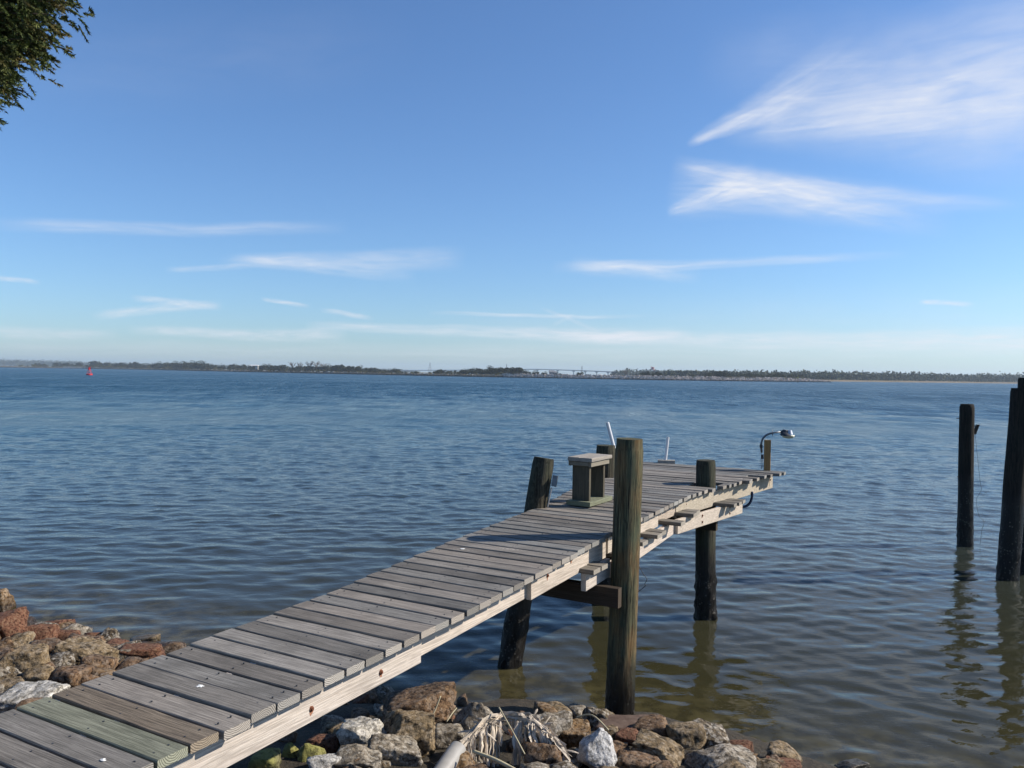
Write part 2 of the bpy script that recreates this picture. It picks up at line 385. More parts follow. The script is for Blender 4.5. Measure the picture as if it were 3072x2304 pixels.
SUN_AZ = R(5.0); SUN_EL = R(34)
SKY_DUST = 0.45; SKY_OZ = 4.0; SKY_STR = .104; SKY_TINT = (.71, .885, 1.075); CLOUD_BR = 6.3
scene.cycles.max_bounces = 6; scene.cycles.diffuse_bounces = 2; scene.cycles.glossy_bounces = 3; scene.cycles.volume_bounces = 0
CLOUDS = [
 # x0,y0 -> x1,y1, half width start/end (px), strength, streaks along, across(per px), fade in/out
 (1480, 312, 1900, 90, 7, 62, .62, 1.6, .06, .12, .95),
 (1500, 305, 1780, 190, 5, 34, .42, 1.6, .09, .15, .8),
 (1620, 285, 2380, 165, 16, 78, .50, 1.8, .05, .35, .4),
 (1540, 290, 2420, 90, 20, 190, .46, 2.4, .016, .35, .15),
 (1700, 250, 2420, 235, 40, 150, .34, 2.2, .012, .5, .2),
 (1500, 120, 2420, 120, 60, 130, .22, 2.2, .012, .4, .2),
 (1440, 457, 1640, 385, 9, 40, .70, 1.5, .10, .25, .6),
 (1452, 350, 1900, 452, 16, 36, .55, 2.0, .09, .22, .6),
 (1440, 403, 2240, 438, 56, 12, .50, 3.0, .07, .2, .9),
 (1540, 400, 2060, 488, 40, 26, .42, 3.0, .07, .3, .6),
 (1640, 392, 2200, 436, 14, 8, .40, 3.0, .10, .3, .6),
 (1190, 577, 1960, 550, 12, 8, .60, 3.0, .12, .3, .6),
 (1230, 572, 1520, 598, 18, 14, .55, 3.0, .10, .4, .6),
 (470, 560, 1010, 560, 10, 26, .50, 3.0, .09, .3, .35),
 (500, 562, 900, 592, 10, 18, .50, 3.0, .10, .3, .5),
 (360, 582, 560, 572, 6, 7, .42, 2.0, .15, .3, .5),
 (-30, 482, 760, 493, 12, 13, .46, 3.0, .10, .3, .5),
 (200, 682, 480, 655, 9, 10, .72, 3.0, .14, .3, .5),
 (280, 643, 480, 662, 7, 8, .68, 3.0, .14, .3, .5),
 (-30, 716, 260, 722, 12, 10, .68, 3.0, .14, .1, .5),
 (270, 714, 760, 725, 8, 16, .75, 5.0, .14, .3, .3),
 (660, 702, 1500, 727, 9, 16, .8, 6.0, .14, .2, .3),
 (1100, 727, 2500, 732, 10, 26, .85, 7.0, .12, .3, .1),
 (-100, 748, 2500, 752, 16, 22, .35, 7.0, .12, .1, .1),
 (556, 643, 670, 662, 4, 5, .75, 2.0, .2, .3, .5),
 (690, 669, 815, 688, 5, 6, .75, 2.0, .2, .3, .5),
 (930, 676, 1400, 685, 4, 4, .65, 2.0, .2, .3, .5),
 (1165, 663, 1300, 716, 4, 5, .3, 2.0, .2, .3, .5),
 (1190, 700, 1240, 680, 4, 5, .25, 2.0, .2, .3, .5),
 (1990, 655, 2110, 658, 5, 5, .75, 2.0, .2, .3, .4),
 (-20, 598, 95, 610, 5, 5, .65, 2.0, .2, .1, .5),
 (-100, 150, 900, 70, 80, 70, .05, 3.0, .02, .4, .5),
 (900, 720, 2500, 700, 60, 90, .16, 5.0, .03, .3, .1),
]
build_world()
sun = bpy.data.lights.new('sun', 'SUN'); sun.energy = 5.0; sun.angle = R(.53); sun.color = (1, .91, .79)
so = bpy.data.objects.new('sun', sun); COL.objects.link(so)
sdir = Vector((math.cos(SUN_EL) * math.cos(SUN_AZ), math.cos(SUN_EL) * math.sin(SUN_AZ), math.sin(SUN_EL)))
so.rotation_euler = sdir.to_track_quat('Z', 'Y').to_euler(); so.location = (30, 0, 30)
scene.view_settings.view_transform = 'Standard'; scene.view_settings.look = 'None'
scene.view_settings.exposure = 0.48; scene.view_settings.gamma = 1.0

# ------------------------------------------------------------------ ground / bank
SHX = np.array([-60, -14, -9, -7, -5.2, -3.8, -2.4, -.9, .5, 1.3, 2.2, 3.0, 4.5, 7, 14, 60.])
SHY = np.array([12, 10.6, 9.9, 9.5, 8.9, 8.25, 7.5, 7.2, 6.95, 6.75, 6.1, 5.4, 3.9, 1.5, -3, -14.])
def ground(x, y):
    dd = (np.interp(x, SHX, SHY) - y) * .85
    z = np.where(dd > 0, .0 + .235 * dd, .45 * dd)
    z = np.clip(z, -1.2, None)
    return np.where(z > 1.1, 1.28 - .18 * np.exp(-(z - 1.1) / .18), z)
def gz(x, y): return float(ground(np.array(x), np.array(y)))
def grid_mesh(name, xs, ys, zf, mat, **k):
    Xg, Yg = np.meshgrid(xs, ys); Zg = zf(Xg, Yg)
    v = np.stack([Xg.ravel(), Yg.ravel(), Zg.ravel()], 1); nx, ny = len(xs), len(ys)
    i = np.arange(nx - 1)[None, :] + np.arange(ny - 1)[:, None] * nx
    f = np.stack([i, i + 1, i + 1 + nx, i + nx], -1).reshape(-1, 4)
    return np_mesh(name, v, f, mat)
def np_mesh(name, v, f, mat, smooth=True):
    me = bpy.data.meshes.new(name)
    me.vertices.add(len(v)); me.vertices.foreach_set('co', np.asarray(v, dtype=np.float32).ravel())
    k = f.shape[1]; me.loops.add(f.size); me.loops.foreach_set('vertex_index', f.astype(np.int32).ravel())
    me.polygons.add(len(f)); me.polygons.foreach_set('loop_start', np.arange(0, f.size, k, dtype=np.int32))
    me.polygons.foreach_set('use_smooth', [smooth] * len(f))
    me.update(calc_edges=True); me.validate()
    me.materials.append(mat)
    o = bpy.data.objects.new(name, me); COL.objects.link(o); return o

t = NT('dark_bank_soil'); o_ = t.pos(); a = t.noise(o_, 3, 8, .65); b = t.noise(o_, 22, 6, .7)
col = t.mix(t.ramp(a, [(.35, 0), (.65, 1)]), (.022, .018, .011), (.055, .042, .024))
col = t.mix(t.ramp(b, [(.5, 0), (.62, .6)]), col, (.10, .075, .045))
t.set(Base_Color=col, Roughness=.9, Normal=t.bump(b, 1.0, .05)); MAT['soil'] = t.m
xs = np.concatenate([np.linspace(-60, -10, 20), np.linspace(-9.8, 8, 160), np.linspace(8.5, 60, 20)])
ys = np.concatenate([np.linspace(-60, -3, 16), np.linspace(-2.8, 16, 170), [18, 22, 30]])
def gfun(X, Y):
    z = ground(X, Y); nz = np.array([mnoise.fractal(Vector((x * 1.3, y * 1.3, 0)), 1, 2, 3) for x, y in zip(X.ravel(), Y.ravel())]).reshape(X.shape)
    return z + .06 * nz
tag(grid_mesh('ground', xs, ys, gfun, MAT['soil']), kind='structure')

# ------------------------------------------------------------------ water
def build_water():
    r = [2.0]
    while r[-1] < 45: r.append(r[-1] * 1.0040)
    while r[-1] < 260: r.append(r[-1] * 1.009)
    while r[-1] < 9000: r.append(r[-1] * 1.03)
    r = np.array(r); dr = np.gradient(r)
    th = np.radians(np.concatenate([np.linspace(-100, -40, 90)[:-1], np.linspace(-40, 40, 760), np.linspace(40, 100, 90)[1:]]))
    Rg, Tg = np.meshgrid(r, th, indexing='ij'); DR = np.meshgrid(dr, th, indexing='ij')[0]
    X = Rg * np.sin(Tg); Y = Rg * np.cos(Tg) - .5
    Z = np.zeros_like(X)
    step = np.maximum(DR, Rg * .0019)
    N = 96
    lam = np.exp(np.linspace(math.log(.11), math.log(2.4), N)) * rng.uniform(.93, 1.07, N)
    off = np.interp(np.hypot(X, Y), [5, 10, 18, 30, 60, 100], [.85, 1.1, 1.6, 2.1, 2.5, 2.6])
    for i, l in enumerate(lam):
        ang = R(-98) + rng.normal(0, .58 if l < 1.0 else .38)
        k = 2 * math.pi / l; kx, ky = k * math.cos(ang), k * math.sin(ang)
        slope = .0104 * (1.5 if .20 < l < .62 else (.75 if l < .2 else (.85 if l < 1.1 else .38)))
        A = slope / k * np.clip((l / step - 2.6) / 2.0, 0, 1)
        ph = rng.uniform(0, 6.28)
        grp = .65 + .5 * np.sin(X * rng.uniform(-.5, .5) + Y * rng.uniform(-.5, .5) + rng.uniform(0, 6))
        Z += A * grp * np.sin(kx * X + ky * Y + ph)
    Z *= off
    far_w = np.clip((np.hypot(X, Y) - 30) / 60, 0, 1)
    for l in np.linspace(2.6, 9, 18):
        ang = R(-98) + rng.normal(0, .5); k = 2 * math.pi / l
        Z += far_w * .022 / k * np.clip((l / step - 2.6) / 2.0, 0, 1) * np.sin(k * math.cos(ang) * X + k * math.sin(ang) * Y + rng.uniform(0, 6.28))
    v = np.stack([X.ravel(), Y.ravel(), Z.ravel()], 1); nr, nt = X.shape
    i = np.arange(nt - 1)[None, :] + np.arange(nr - 1)[:, None] * nt
    f = np.stack([i, i + nt, i + nt + 1, i + 1], -1).reshape(-1, 4)[:, ::-1]
    t = NT('murky_river_water'); p = t.pos(); xyz = t.sep(p)
    dist = t.n('ShaderNodeVectorMath', _operation='LENGTH', i0=p).outputs['Value']
    fine = t.noise(t.map(p, rot=(0, 0, .12), sc=(1.0, 1.9, 1)), 3.6, 4, .6, .3)
    mid = t.noise(t.map(p, rot=(0, 0, -.1), sc=(.8, 1.35, 1)), 2.1, 4, .65, .2)
    big = t.noise(t.map(p, rot=(0, 0, .05), sc=(.10, .34, 1)), 1.0, 5, .65)
    patch = t.noise(t.map(p, sc=(.012, .035, 1)), 1.0, 4, .6)
    d1 = t.rng(dist, 6, 45, .0, 1.0)
    h = t.math('ADD', t.math('MULTIPLY', fine, t.rng(dist, 8, 45, .0022, .035)), t.math('MULTIPLY', mid, t.rng(dist, 10, 55, .006, .12)))
    h = t.math('ADD', h, t.math('MULTIPLY', big, t.rng(dist, 25, 160, 0, .30)))
    fleck = t.noise(t.map(p, rot=(0, 0, .1), sc=(1.5, .62, 1)), 1.0, 5, .7)
    h = t.math('ADD', h, t.math('MULTIPLY', fleck, t.rng(dist, 18, 110, 0, .55)))
    nrm = t.bump(h, 1.0, 1.0)
    rough = t.math('ADD', t.rng(dist, 12, 130, .012, .27), t.math('MULTIPLY', t.rng(patch, .35, .65, -.03, .05), d1))
    gust = t.noise(t.map(p, rot=(0, 0, .04), sc=(.85, .14, 1)), 1.0, 5, .75)
    gust2 = t.noise(t.map(p, rot=(0, 0, .04), sc=(.10, .020, 1)), 1.0, 4, .65)
    gv = t.math('ADD', t.rng(gust, .3, .7, -.09, .12), t.rng(gust2, .35, .65, -.03, .05))
    rough = t.math('ADD', rough, t.math('MULTIPLY', gv, t.rng(dist, 12, 60, 0, 1)))
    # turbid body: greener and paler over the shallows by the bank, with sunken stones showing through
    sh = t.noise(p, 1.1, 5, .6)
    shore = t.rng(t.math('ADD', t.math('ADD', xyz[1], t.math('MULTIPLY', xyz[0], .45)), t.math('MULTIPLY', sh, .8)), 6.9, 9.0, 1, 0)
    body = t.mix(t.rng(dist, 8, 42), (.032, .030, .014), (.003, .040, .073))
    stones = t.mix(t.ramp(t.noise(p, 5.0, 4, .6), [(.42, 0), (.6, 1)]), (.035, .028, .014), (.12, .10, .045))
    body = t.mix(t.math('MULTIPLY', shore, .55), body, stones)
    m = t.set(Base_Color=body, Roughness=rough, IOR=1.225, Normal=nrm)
    return np_mesh('water', v, f, m)
tag(build_water(), kind='structure')

# ------------------------------------------------------------------ dock
dock = empty('dock', (P0.x, P0.y, 0), TH)
tag(dock, 'weathered grey timber dock on round piles leading out from the rocky bank', 'dock')
def to_loc(p): l, t_ = to_dk(p); return Vector((l, t_, p[2]))
RE = lambda k: float(np.interp(k, [-6, 0, 5, 10, 15, 20, 29, 35, 43, 45, 47, 49, 51, 53, 55, 57, 59, 61, 62], [.44, .452, .470, .485, .498, .494, .478, .480, .50, .50, .55, .62, .66, .725, .78, .81, .90, 1.04, 1.04]))
LE = lambda k: float(np.interp(k, [-6, 13, 16, 22, 30, 34, 42.5, 50, 62], [-.468, -.468, -.50, -.552, -.585, -.60, -.775, -.93, -1.14]))
def plank_geo(mb, k, l0, l1, col=None, wid=.1365, dz=0, th=.038, tc=None, z=None):
    tc = (k + .5) * S if tc is None else tc
    zt = (ztop(tc) if z is None else z) + dz
    sk = random.uniform(-.004, .004)
    mb.bar((l0, tc + sk, zt - th / 2), (l1, tc - sk, zt - th / 2 + random.uniform(-.003, .003)), wid + random.uniform(-.003, .002), th, seg=7, wob=.0011, ch=.004, col=col)
rp = random.Random(5)
deck = MB()
notch = {49: .30, 50: .29, 51: .66, 52: .70}
for k in range(-16, 62):
    if k in (0, 1): continue
    b = rp.uniform(.64, 1.13); w_ = rp.uniform(-.04, .06)
    if 13 <= k <= 20: b *= .92
    col = (b * (1 + w_), b, b * (1 - w_ * .8))
    l0, l1 = LE(k) + rp.uniform(-.008, .008), RE(k + .5) + rp.uniform(-.009, .009)
    if k == 29: l1 = .46
    if 27 <= k <= 31 and k != 29: pass
    if k in (28, 29, 30): l1 = min(l1, .475)
    if k in (54, 56): l1 += .05
    if k == 57: l1 -= .16
    if k == 59: l1 -= .02
    if k in (33, 34, 35, 36) : l0 = min(l0, -.50)
    dz = rp.uniform(-.0035, .0035)
    if k in (49, 50, 51):          # boards cut round the short pile
        plank_geo(deck, k, l0, .27 if k != 51 else .30, col, dz=dz)
        if k != 49: plank_geo(deck, k, .585, l1, col, dz=dz)
        continue
    plank_geo(deck, k, l0, l1, col, dz=dz)
deck.build('decking', MAT['deck'], dock)
m_ = MB(); plank_geo(m_, 0, LE(0), RE(0), (1, 1, 1)); o = m_.build('deck_plank', MAT['plank_green'], dock); tag(o, 'pale green plank with swirling grain near the landward end')
m_ = MB(); plank_geo(m_, 1, LE(1), RE(1), (1, 1, 1)); o = m_.build('deck_plank', MAT['plank_brown'], dock); tag(o, 'brown plank beside the green one')
# nail heads in the boards
m_ = MB()
for k in range(-3, 60):
    for l in (LE(k) + .07, -.02, RE(k) - .07):
        for dt in (-.035, .035):
            tc = (k + .5) * S + dt; x = l + rp.uniform(-.008, .008)
            m_.tube([(x, tc, ztop(tc) - .004), (x, tc, ztop(tc) + .0022)], .0042, 6)
o = m_.build('nail', MAT['dark_metal'], dock); tag(o, kind='stuff')

def beam(name, mat, a, b, w, h, label=None, parent=dock, seg=8, wob=.0012, upv=(0, 0, 1), col=(1, 1, 1), ch=.004):
    m = MB(); m.bar(a, b, w, h, seg=seg, wob=wob, upv=upv, col=col, ch=ch); o = m.build(name, mat, parent)
    if label: tag(o, label)
    return o
BM = MAT['beam']
def zt(t_): return ztop(t_) - .0385
# (outer face l, t0, t1, height, drop) right hand stringers
def stringer(l0, t0, l1, t1, h, w=.042, d0=.0, d1=0., col=(1, 1, 1), label=None):
    a = (l0 - w / 2, t0, zt(t0) - d0 - h / 2); b = (l1 - w / 2, t1, zt(t1) - d1 - h / 2)
    return beam('stringer', BM, a, b, w, h, label, col=col)
stringer(.364, -2.35, .382, 1.78, .195, .040, .004, .002, label='near stringer with two rusty bolts')
stringer(.345, .2, .360, 3.10, .180, .040, .004, .002, col=(1.06, 1.05, 1.03))
stringer(.402, 3.09, .405, 4.45, .186, .042, .004, .006, col=(.98, .96, .92))
stringer(.405, 4.50, .412, 5.80, .165, .042, .004, .004, col=(.95, .93, .88))
stringer(.375, 5.72, .405, 6.40, .150, .042, .004, .004, col=(.82, .78, .72))
stringer(.412, 6.38, .855, 9.20, .178, .045, .003, .022, col=(.86, .85, .76))
stringer(-.39, -2.35, -.42, 3.0, .150); stringer(-.42, 3.0, -.50, 6.2, .150); stringer(-.50, 6.2, -.95, 9.1, .16)
stringer(.02, -2.35, .02, 9.1, .14, .042, .003, .003)
# fascia at the sea end
beam('fascia', BM, (-1.05, 9.10, zt(9.1) - .09), (.84, 9.10, zt(9.1) - .09), .04, .15, upv=(0, 0, 1), col=(.8, .8, .74))
# lower tier
def low(l0, t0, l1, t1, ztp0, ztp1, h, w=.045, col=(1, 1, 1), label=None):
    return beam('lower_beam', BM, (l0 - w / 2, t0, H + ztp0 - h / 2), (l1 - w / 2, t1, H + ztp1 - h / 2), w, h, label, col=col)
low(.455, 3.93, .47, 4.40, -1.585, -1.56, .155, label='short lower beam end left of the tall pile')
low(.470, 4.45, .475, 6.16, -1.60, -1.50, .140, col=(1.04, 1.02, 1))
low(.515, 6.13, .745, 7.97, -1.490, -1.515, .150, col=(1.0, .98, .93), label='rust stained lower beam at the seaward end')
low(-.45, 3.9, -.60, 7.97, -1.58, -1.51, .15)
m_ = MB()
LP = [(3.98, .53, -1.555), (4.13, .535, -1.552), (4.60, .49, -1.55), (4.74, .51, -1.545), (5.02, .56, -1.515), (5.36, .58, -1.50), (5.50, .575, -1.497), (5.93, .63, -1.468), (6.42, .61, -1.455), (6.57, .60, -1.452), (7.38, .80, -1.463), (7.56, .815, -1.466), (7.72, .82, -1.468)]
for (tc, l1, zz) in LP:
    b = rp.uniform(.75, 1.05)
    if tc < 7: plank_geo(m_, 0, -.58, l1, (b, b * .96, b * .9), tc=tc, z=H + zz)
    else: plank_geo(m_, 0, -.70, l1, (b, b * .97, b * .92), tc=tc, z=H + zz)
o = m_.build('lower_planks', MAT['deck'], dock); tag(o, 'few remaining planks of the lower step between the beams')
# cross beams (pile caps)
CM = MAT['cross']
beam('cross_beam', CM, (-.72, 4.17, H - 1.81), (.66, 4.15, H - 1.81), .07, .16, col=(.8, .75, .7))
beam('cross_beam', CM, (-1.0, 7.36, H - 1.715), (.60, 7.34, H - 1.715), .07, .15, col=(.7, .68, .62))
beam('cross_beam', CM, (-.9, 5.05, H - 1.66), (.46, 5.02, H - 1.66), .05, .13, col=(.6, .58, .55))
# bolts with rust stains on the stringers
def bolt(l, t_, z, r=.013, stain=True, dirn=Vector((1, 0, 0))):
    m = MB(); m.tube([(l - .01, t_, z), (l + .006, t_, z)], r, 8); m.tube([(l + .006, t_, z), (l + .012, t_, z)], r * .55, 6)
    o = m.build('bolt', MAT['rust'], dock)
    if stain:
        s_ = MB(); n = 12
        vs = [(l + .0012, t_, z)]
        for j in range(n):
            a_ = 2 * math.pi * j / n; rr = r * random.uniform(1.05, 1.5); dz = -.025 * max(0, -math.sin(a_)) * random.uniform(.3, 1)
            vs.append((l + .0012, t_ + math.cos(a_) * rr * .8, z + math.sin(a_) * rr + dz))
        s_.add(vs, [(0, 1 + j, 1 + (j + 1) % n) for j in range(n)])
        s_.build('rust_stain', MAT['rust_stain'], o)
for (l, t_, z) in [(.379, 1.42, H - 1.60), (.3765, .90, H - 1.61), (.374, .2, H - 1.62), (.4015, 3.34, H - 1.49), (.4035, 3.75, H - 1.45), (.4085, 5.25, H - 1.45),
                   (.4405, 6.62, H - 1.40), (.492, 7.0, H - 1.39), (.605, 7.75, H - 1.38), (.838, 9.1, H - 1.37), (.59, 6.75, H - 1.53), (.59, 6.75, H - 1.60), (.69, 7.55, H - 1.54), (.69, 7.55, H - 1.61), (.473, 5.75, H - 1.57)]:
    bolt(l + .0015, t_, z)

def pile_mesh(p_bot, p_top, r0, r1, seed, barn=0.0, flat=0.0, n=30, seg=46, lip=.012):
    a = Vector(p_bot); b = Vector(p_top); ax = (b - a); L = ax.length; ax.normalize()
    u = Vector((1, 0, 0)); u = (u - ax * u.dot(ax)).normalized(); w = ax.cross(u)
    vs = []; fs = []
    for i in range(seg + 1):
        f = i / seg; p = a + ax * (L * f); r = r0 + (r1 - r0) * f
        for j in range(n):
            an = 2 * math.pi * j / n; q = Vector((math.cos(an) * 1.3, math.sin(an) * 1.3, p.z * 1.1 + seed * 7))
            rr = r * (1 + .05 * mnoise.noise(q) + .022 * mnoise.noise(Vector((math.cos(an) * 7, math.sin(an) * 7, p.z * 1.5 + seed))))
            if barn and p.z < .75:
                nb = mnoise.noise(Vector((math.cos(an) * 5, math.sin(an) * 5, p.z * 34 + seed)))
                rr += barn * max(0, nb + .15) * max(0, min(1, (.75 - p.z) / .35))
            if f > .985: rr -= lip * .6
            vs.append(p + u * math.cos(an) * rr + w * math.sin(an) * rr)
    for i in range(seg):
        for j in range(n):
            k = (j + 1) % n; fs.append((i * n + j, i * n + k, (i + 1) * n + k, (i + 1) * n + j))
    # worn, slightly dished top with radial cracks
    top = b - ax * .004; base = seg * n
    for ri, fr in enumerate((.8, .45, .15)):
        for j in range(n):
            an = 2 * math.pi * j / n
            rr = r1 * fr * (1 + .03 * mnoise.noise(Vector((j, ri, seed))))
            dz = .007 * mnoise.noise(Vector((math.cos(an) * 3 * fr, math.sin(an) * 3 * fr, seed * 3)))
            vs.append(top + u * math.cos(an) * rr + w * math.sin(an) * rr + ax * (dz - flat * .3 * (3 - fr)))
    for ri in range(3):
        b0 = base if ri == 0 else base + n * ri; b1 = base + n * (ri + 1)
        for j in range(n):
            k = (j + 1) % n; fs.append((b0 + j, b0 + k, b1 + k, b1 + j))
    fs.append(tuple(base + 3 * n + j for j in range(n)))
    return vs, fs
def pile(name, p_bot, p_top, r0, r1, mat, seed, parent=None, local=False, **kw):
    vs, fs = pile_mesh(p_bot, p_top, r0, r1, seed, **kw)
    m = MB()
    if local: vs = [to_loc(v) for v in vs]
    m.add(vs, fs); return m.build(name, mat, parent, autos=48)

pb = at_y(1858, 2145, 6.72); pt = at_y(1889, 1316, 6.70); ax = (pt - pb).normalized()
pb2 = pb - ax * 1.1
tag(pile('pile', pb2, pt, .120, .116, MAT['pile_main'], 1, dock, True, barn=.012, seg=70, n=40), 'tall green stained pile at the right edge of the dock')
q0 = at_y(1530, 1990, 7.86); q1 = at_y(1632, 1374, 8.0); ax = (q1 - q0).normalized()
tag(pile('pile', q0 - ax * .8, q1, .112, .108, MAT['pile'], 2, dock, True, barn=.03), 'leaning pile with a split top at the left edge')
b3 = dk(-.86, 7.42)
tag(pile('pile', b3 + Vector((0, 0, -.8)), b3 + Vector((.02, 0, 1.995)), .125, .122, MAT['pile'], 3, dock, True, barn=.03), 'short pile behind the stool')
b4 = dk(.433, 7.5)
tag(pile('pile', b4 + Vector((.02, 0, -.8)), b4 + Vector((-.02, 0, 1.885)), .118, .114, MAT['pile'], 4, dock, True, barn=.035), 'short pile rising through the notched boards')
# grey flashing plate and its strip on the leaning pile
m_ = MB(); ax3 = ax
c0 = at_y(1664, 1443, 7.90)
m_.bar(to_loc(c0 - ax3 * .055), to_loc(c0 + ax3 * .055), .055, .012, upv=(0, 1, 0), ch=.001)
o = m_.build('grey_plate', MAT['conduit'], dock); tag(o, 'small grey plate on the leaning pile')
m_ = MB(); m_.tube([to_loc(at_y(1655, 1462, 7.90)), to_loc(at_y(1643, 1520, 7.90))], .008, 8); m_.build('conduit', MAT['alu'], dock)
# bird droppings
def splat(px, py, r, n=16, seed=0):
    rr = random.Random(seed); p = at_z(px, py, ztop(to_dk(at_z(px, py, 1.45))[1])); l, t_ = to_dk(p); z = ztop(t_) + .0055
    m = MB(); vs = [(l, t_, z + .002)]
    for j in range(n):
        a_ = 2 * math.pi * j / n; q = r * rr.uniform(.55, 1.15); vs.append((l + q * math.cos(a_) * 1.25, t_ + q * math.sin(a_), z - .0015))
    m.add(vs, [(0, 1 + j, 1 + (j + 1) % n) for j in range(n)])
    m.build('bird_dropping', MAT['dropping'], dock)
splat(600, 2061, .017, seed=1); splat(309, 2283, .011, seed=2); splat(1388, 1645, .02, seed=3)

# ------------------------------------------------------------------ stool on the deck
z0 = ztop(5.8)
pA = at_z(1772, 1524, ztop(5.5) + .002); pL = at_z(1699, 1515, ztop(5.6) + .002); pR = at_z(1832, 1501, ztop(6.1) + .002)
lA, tA = to_dk(pA)
stool = empty('wooden_stool', dk(lA - .128, tA + .27, z0 + .003), TH + R(-2))
tag(stool, 'small weathered wooden stool with slab sides standing on the dock between piles', 'stool')
def bx(name, mat, x0, x1, y0, y1, za, zb, par, col=(1, 1, 1)):
    m = MB(); m.bar(((x0 + x1) / 2, y0, (za + zb) / 2), ((x0 + x1) / 2, y1, (za + zb) / 2), x1 - x0, zb - za, ch=.004, seg=3, wob=.0008, col=col); return m.build(name, mat, par)
bx('base_plank', MAT['stool_flat'], -.132, .132, -.27, .27, 0, .045, stool, (.62, .70, .52))
for y in (-.205, .130):
    m_ = MB(); m_.box(-.100, .088, y, y + .036, .0455, .440, (.8, .78, .72)); m_.build('side_panel', MAT['stool'], stool)
m_ = MB()
m_.bar((.103, -.225, .415), (.103, .205, .415), .028, .05, ch=.002, col=(.85, .82, .72))
m_.bar((-.122, -.225, .415), (-.122, .205, .415), .028, .05, ch=.002, col=(.75, .72, .62))
m_.bar((-.107, -.222, .417), (.088, -.222, .417), .028, .04, ch=.002, col=(.75, .72, .62), upv=(0, 0, 1))
m_.build('seat_rail', MAT['stool_flat'], stool)
m_ = MB()
for x in (-.068, .068): m_.bar((x, -.25, .461), (x, .235, .461), .133, .038, seg=4, wob=.001, col=(1.05, 1.02, .98))
m_.build('seat', MAT['stool_flat'], stool)

# ------------------------------------------------------------------ rod holders
def rod_holder(base, top, r, label, block=None):
    e = empty('rod_holder', base)
    tag(e, label, 'rod holder')
    m = MB(); b = Vector(base)
    ax = (Vector(top) - b)
    m.tube([Vector((0, 0, 0)) + ax.normalized() * .0, ax], r, 16, cap=False)
    m.tube([ax, ax.normalized() * (ax.length - .1)], r * .82, 16, cap=True)
    m.build('pipe', MAT['pvc'], e, smooth=True)
    m = MB(); m.bar((-.11, .0, -.003), (.13, -.05, -.003), .12, .05, ch=.004, col=(1, 1, 1)); m.build('base_block', MAT['stool_flat'], e)
zz = ztop(8.7)
b_ = at_z(1996, 1384, zz + .028); rod_holder(b_, at_y(2004, 1311, b_.y), .021, 'upright white plastic rod holder pipe on a small wooden block')
b_ = at_z(1856, 1398, zz + .028); rod_holder(b_, at_y(1822, 1267, b_.y), .024, 'white plastic rod holder pipe leaning left behind the short pile')
# ------------------------------------------------------------------ dock light
bl = at_z(2301, 1411, ztop(9.1)); lb = empty('dock_light', bl, TH + R(12))
tag(lb, 'dock light with a curved arm and round lamp head on a short orange-brown post', 'lamp')
def yy(px, py): # world offset relative to post at post depth
    return lb.matrix_world.inverted() @ at_y(px, py, bl.y)
bpy.context.view_layer.update()
m_ = MB(); m_.bar((0, 0, 0), (0, 0, .41), .088, .088, upv=(0, 1, 0), seg=4, wob=.0006); m_.build('post', MAT['post'], lb)
# arm
arm = [yy(2285, 1358), yy(2283, 1332), yy(2287, 1318), yy(2296, 1307), yy(2308, 1301), yy(2322, 1298), yy(2344, 1296)]
m_ = MB(); m_.tube(arm, [.014] * 5 + [.011, .012], 12); m_.tube([yy(2317, 1289), yy(2318, 1307)], .005, 6); o_arm = m_.build('arm', MAT['conduit'], lb, smooth=True)
hc = yy(2362, 1300)
m_ = MB(); m_.tube([hc + Vector((-.09, .0, .018)), hc + Vector((-.05, 0, .022))], [.018, .02], 10)
m_.tube([hc + Vector((-.035, 0, -.012)), hc + Vector((-.03, 0, .03)), hc + Vector((-.028, 0, .048))], [.045, .04, .03], 14)
m_.tube([hc + Vector((0, 0, -.03)), hc + Vector((.0, 0, -.012)), hc + Vector((.01, 0, .0))], [.098, .085, .05], 20)
o_h = m_.build('lamp_head', MAT['dark_metal'], lb, autos=40)
m_ = MB(); m_.tube([hc + Vector((.028, 0, -.01)), hc + Vector((.03, 0, .045))], [.046, .026], 14); m_.build('photocell_cover', MAT['alu'], o_h, autos=40)
m_ = MB(); m_.tube([hc + Vector((.012, 0, -.032)), hc + Vector((.014, 0, -.05)), hc + Vector((.014, 0, -.062)), hc + Vector((.014, 0, -.068))], [.086, .078, .055, .02], 20); m_.build('lens', MAT['lens'], lb, smooth=True)
m_ = MB(); bp = yy(2283.5, 1338); m_.box(bp.x - .02, bp.x + .02, bp.y - .02, bp.y + .02, bp.z - .025, bp.z + .02)
m_.build('junction_box', MAT['dark_metal'], lb); m_ = MB(); bp = yy(2286, 1370); m_.box(bp.x - .014, bp.x + .02, bp.y - .02, bp.y + .02, bp.z - .03, bp.z + .03); m_.build('switch_box', MAT['dark_metal'], lb)
m_ = MB(); m_.tube([yy(2284, 1345), yy(2283, 1380), yy(2284, 1408)], .0035, 6); m_.tube([yy(2287, 1378), yy(2288, 1405)], .0025, 6); m_.build('cable', MAT['wire'], lb)

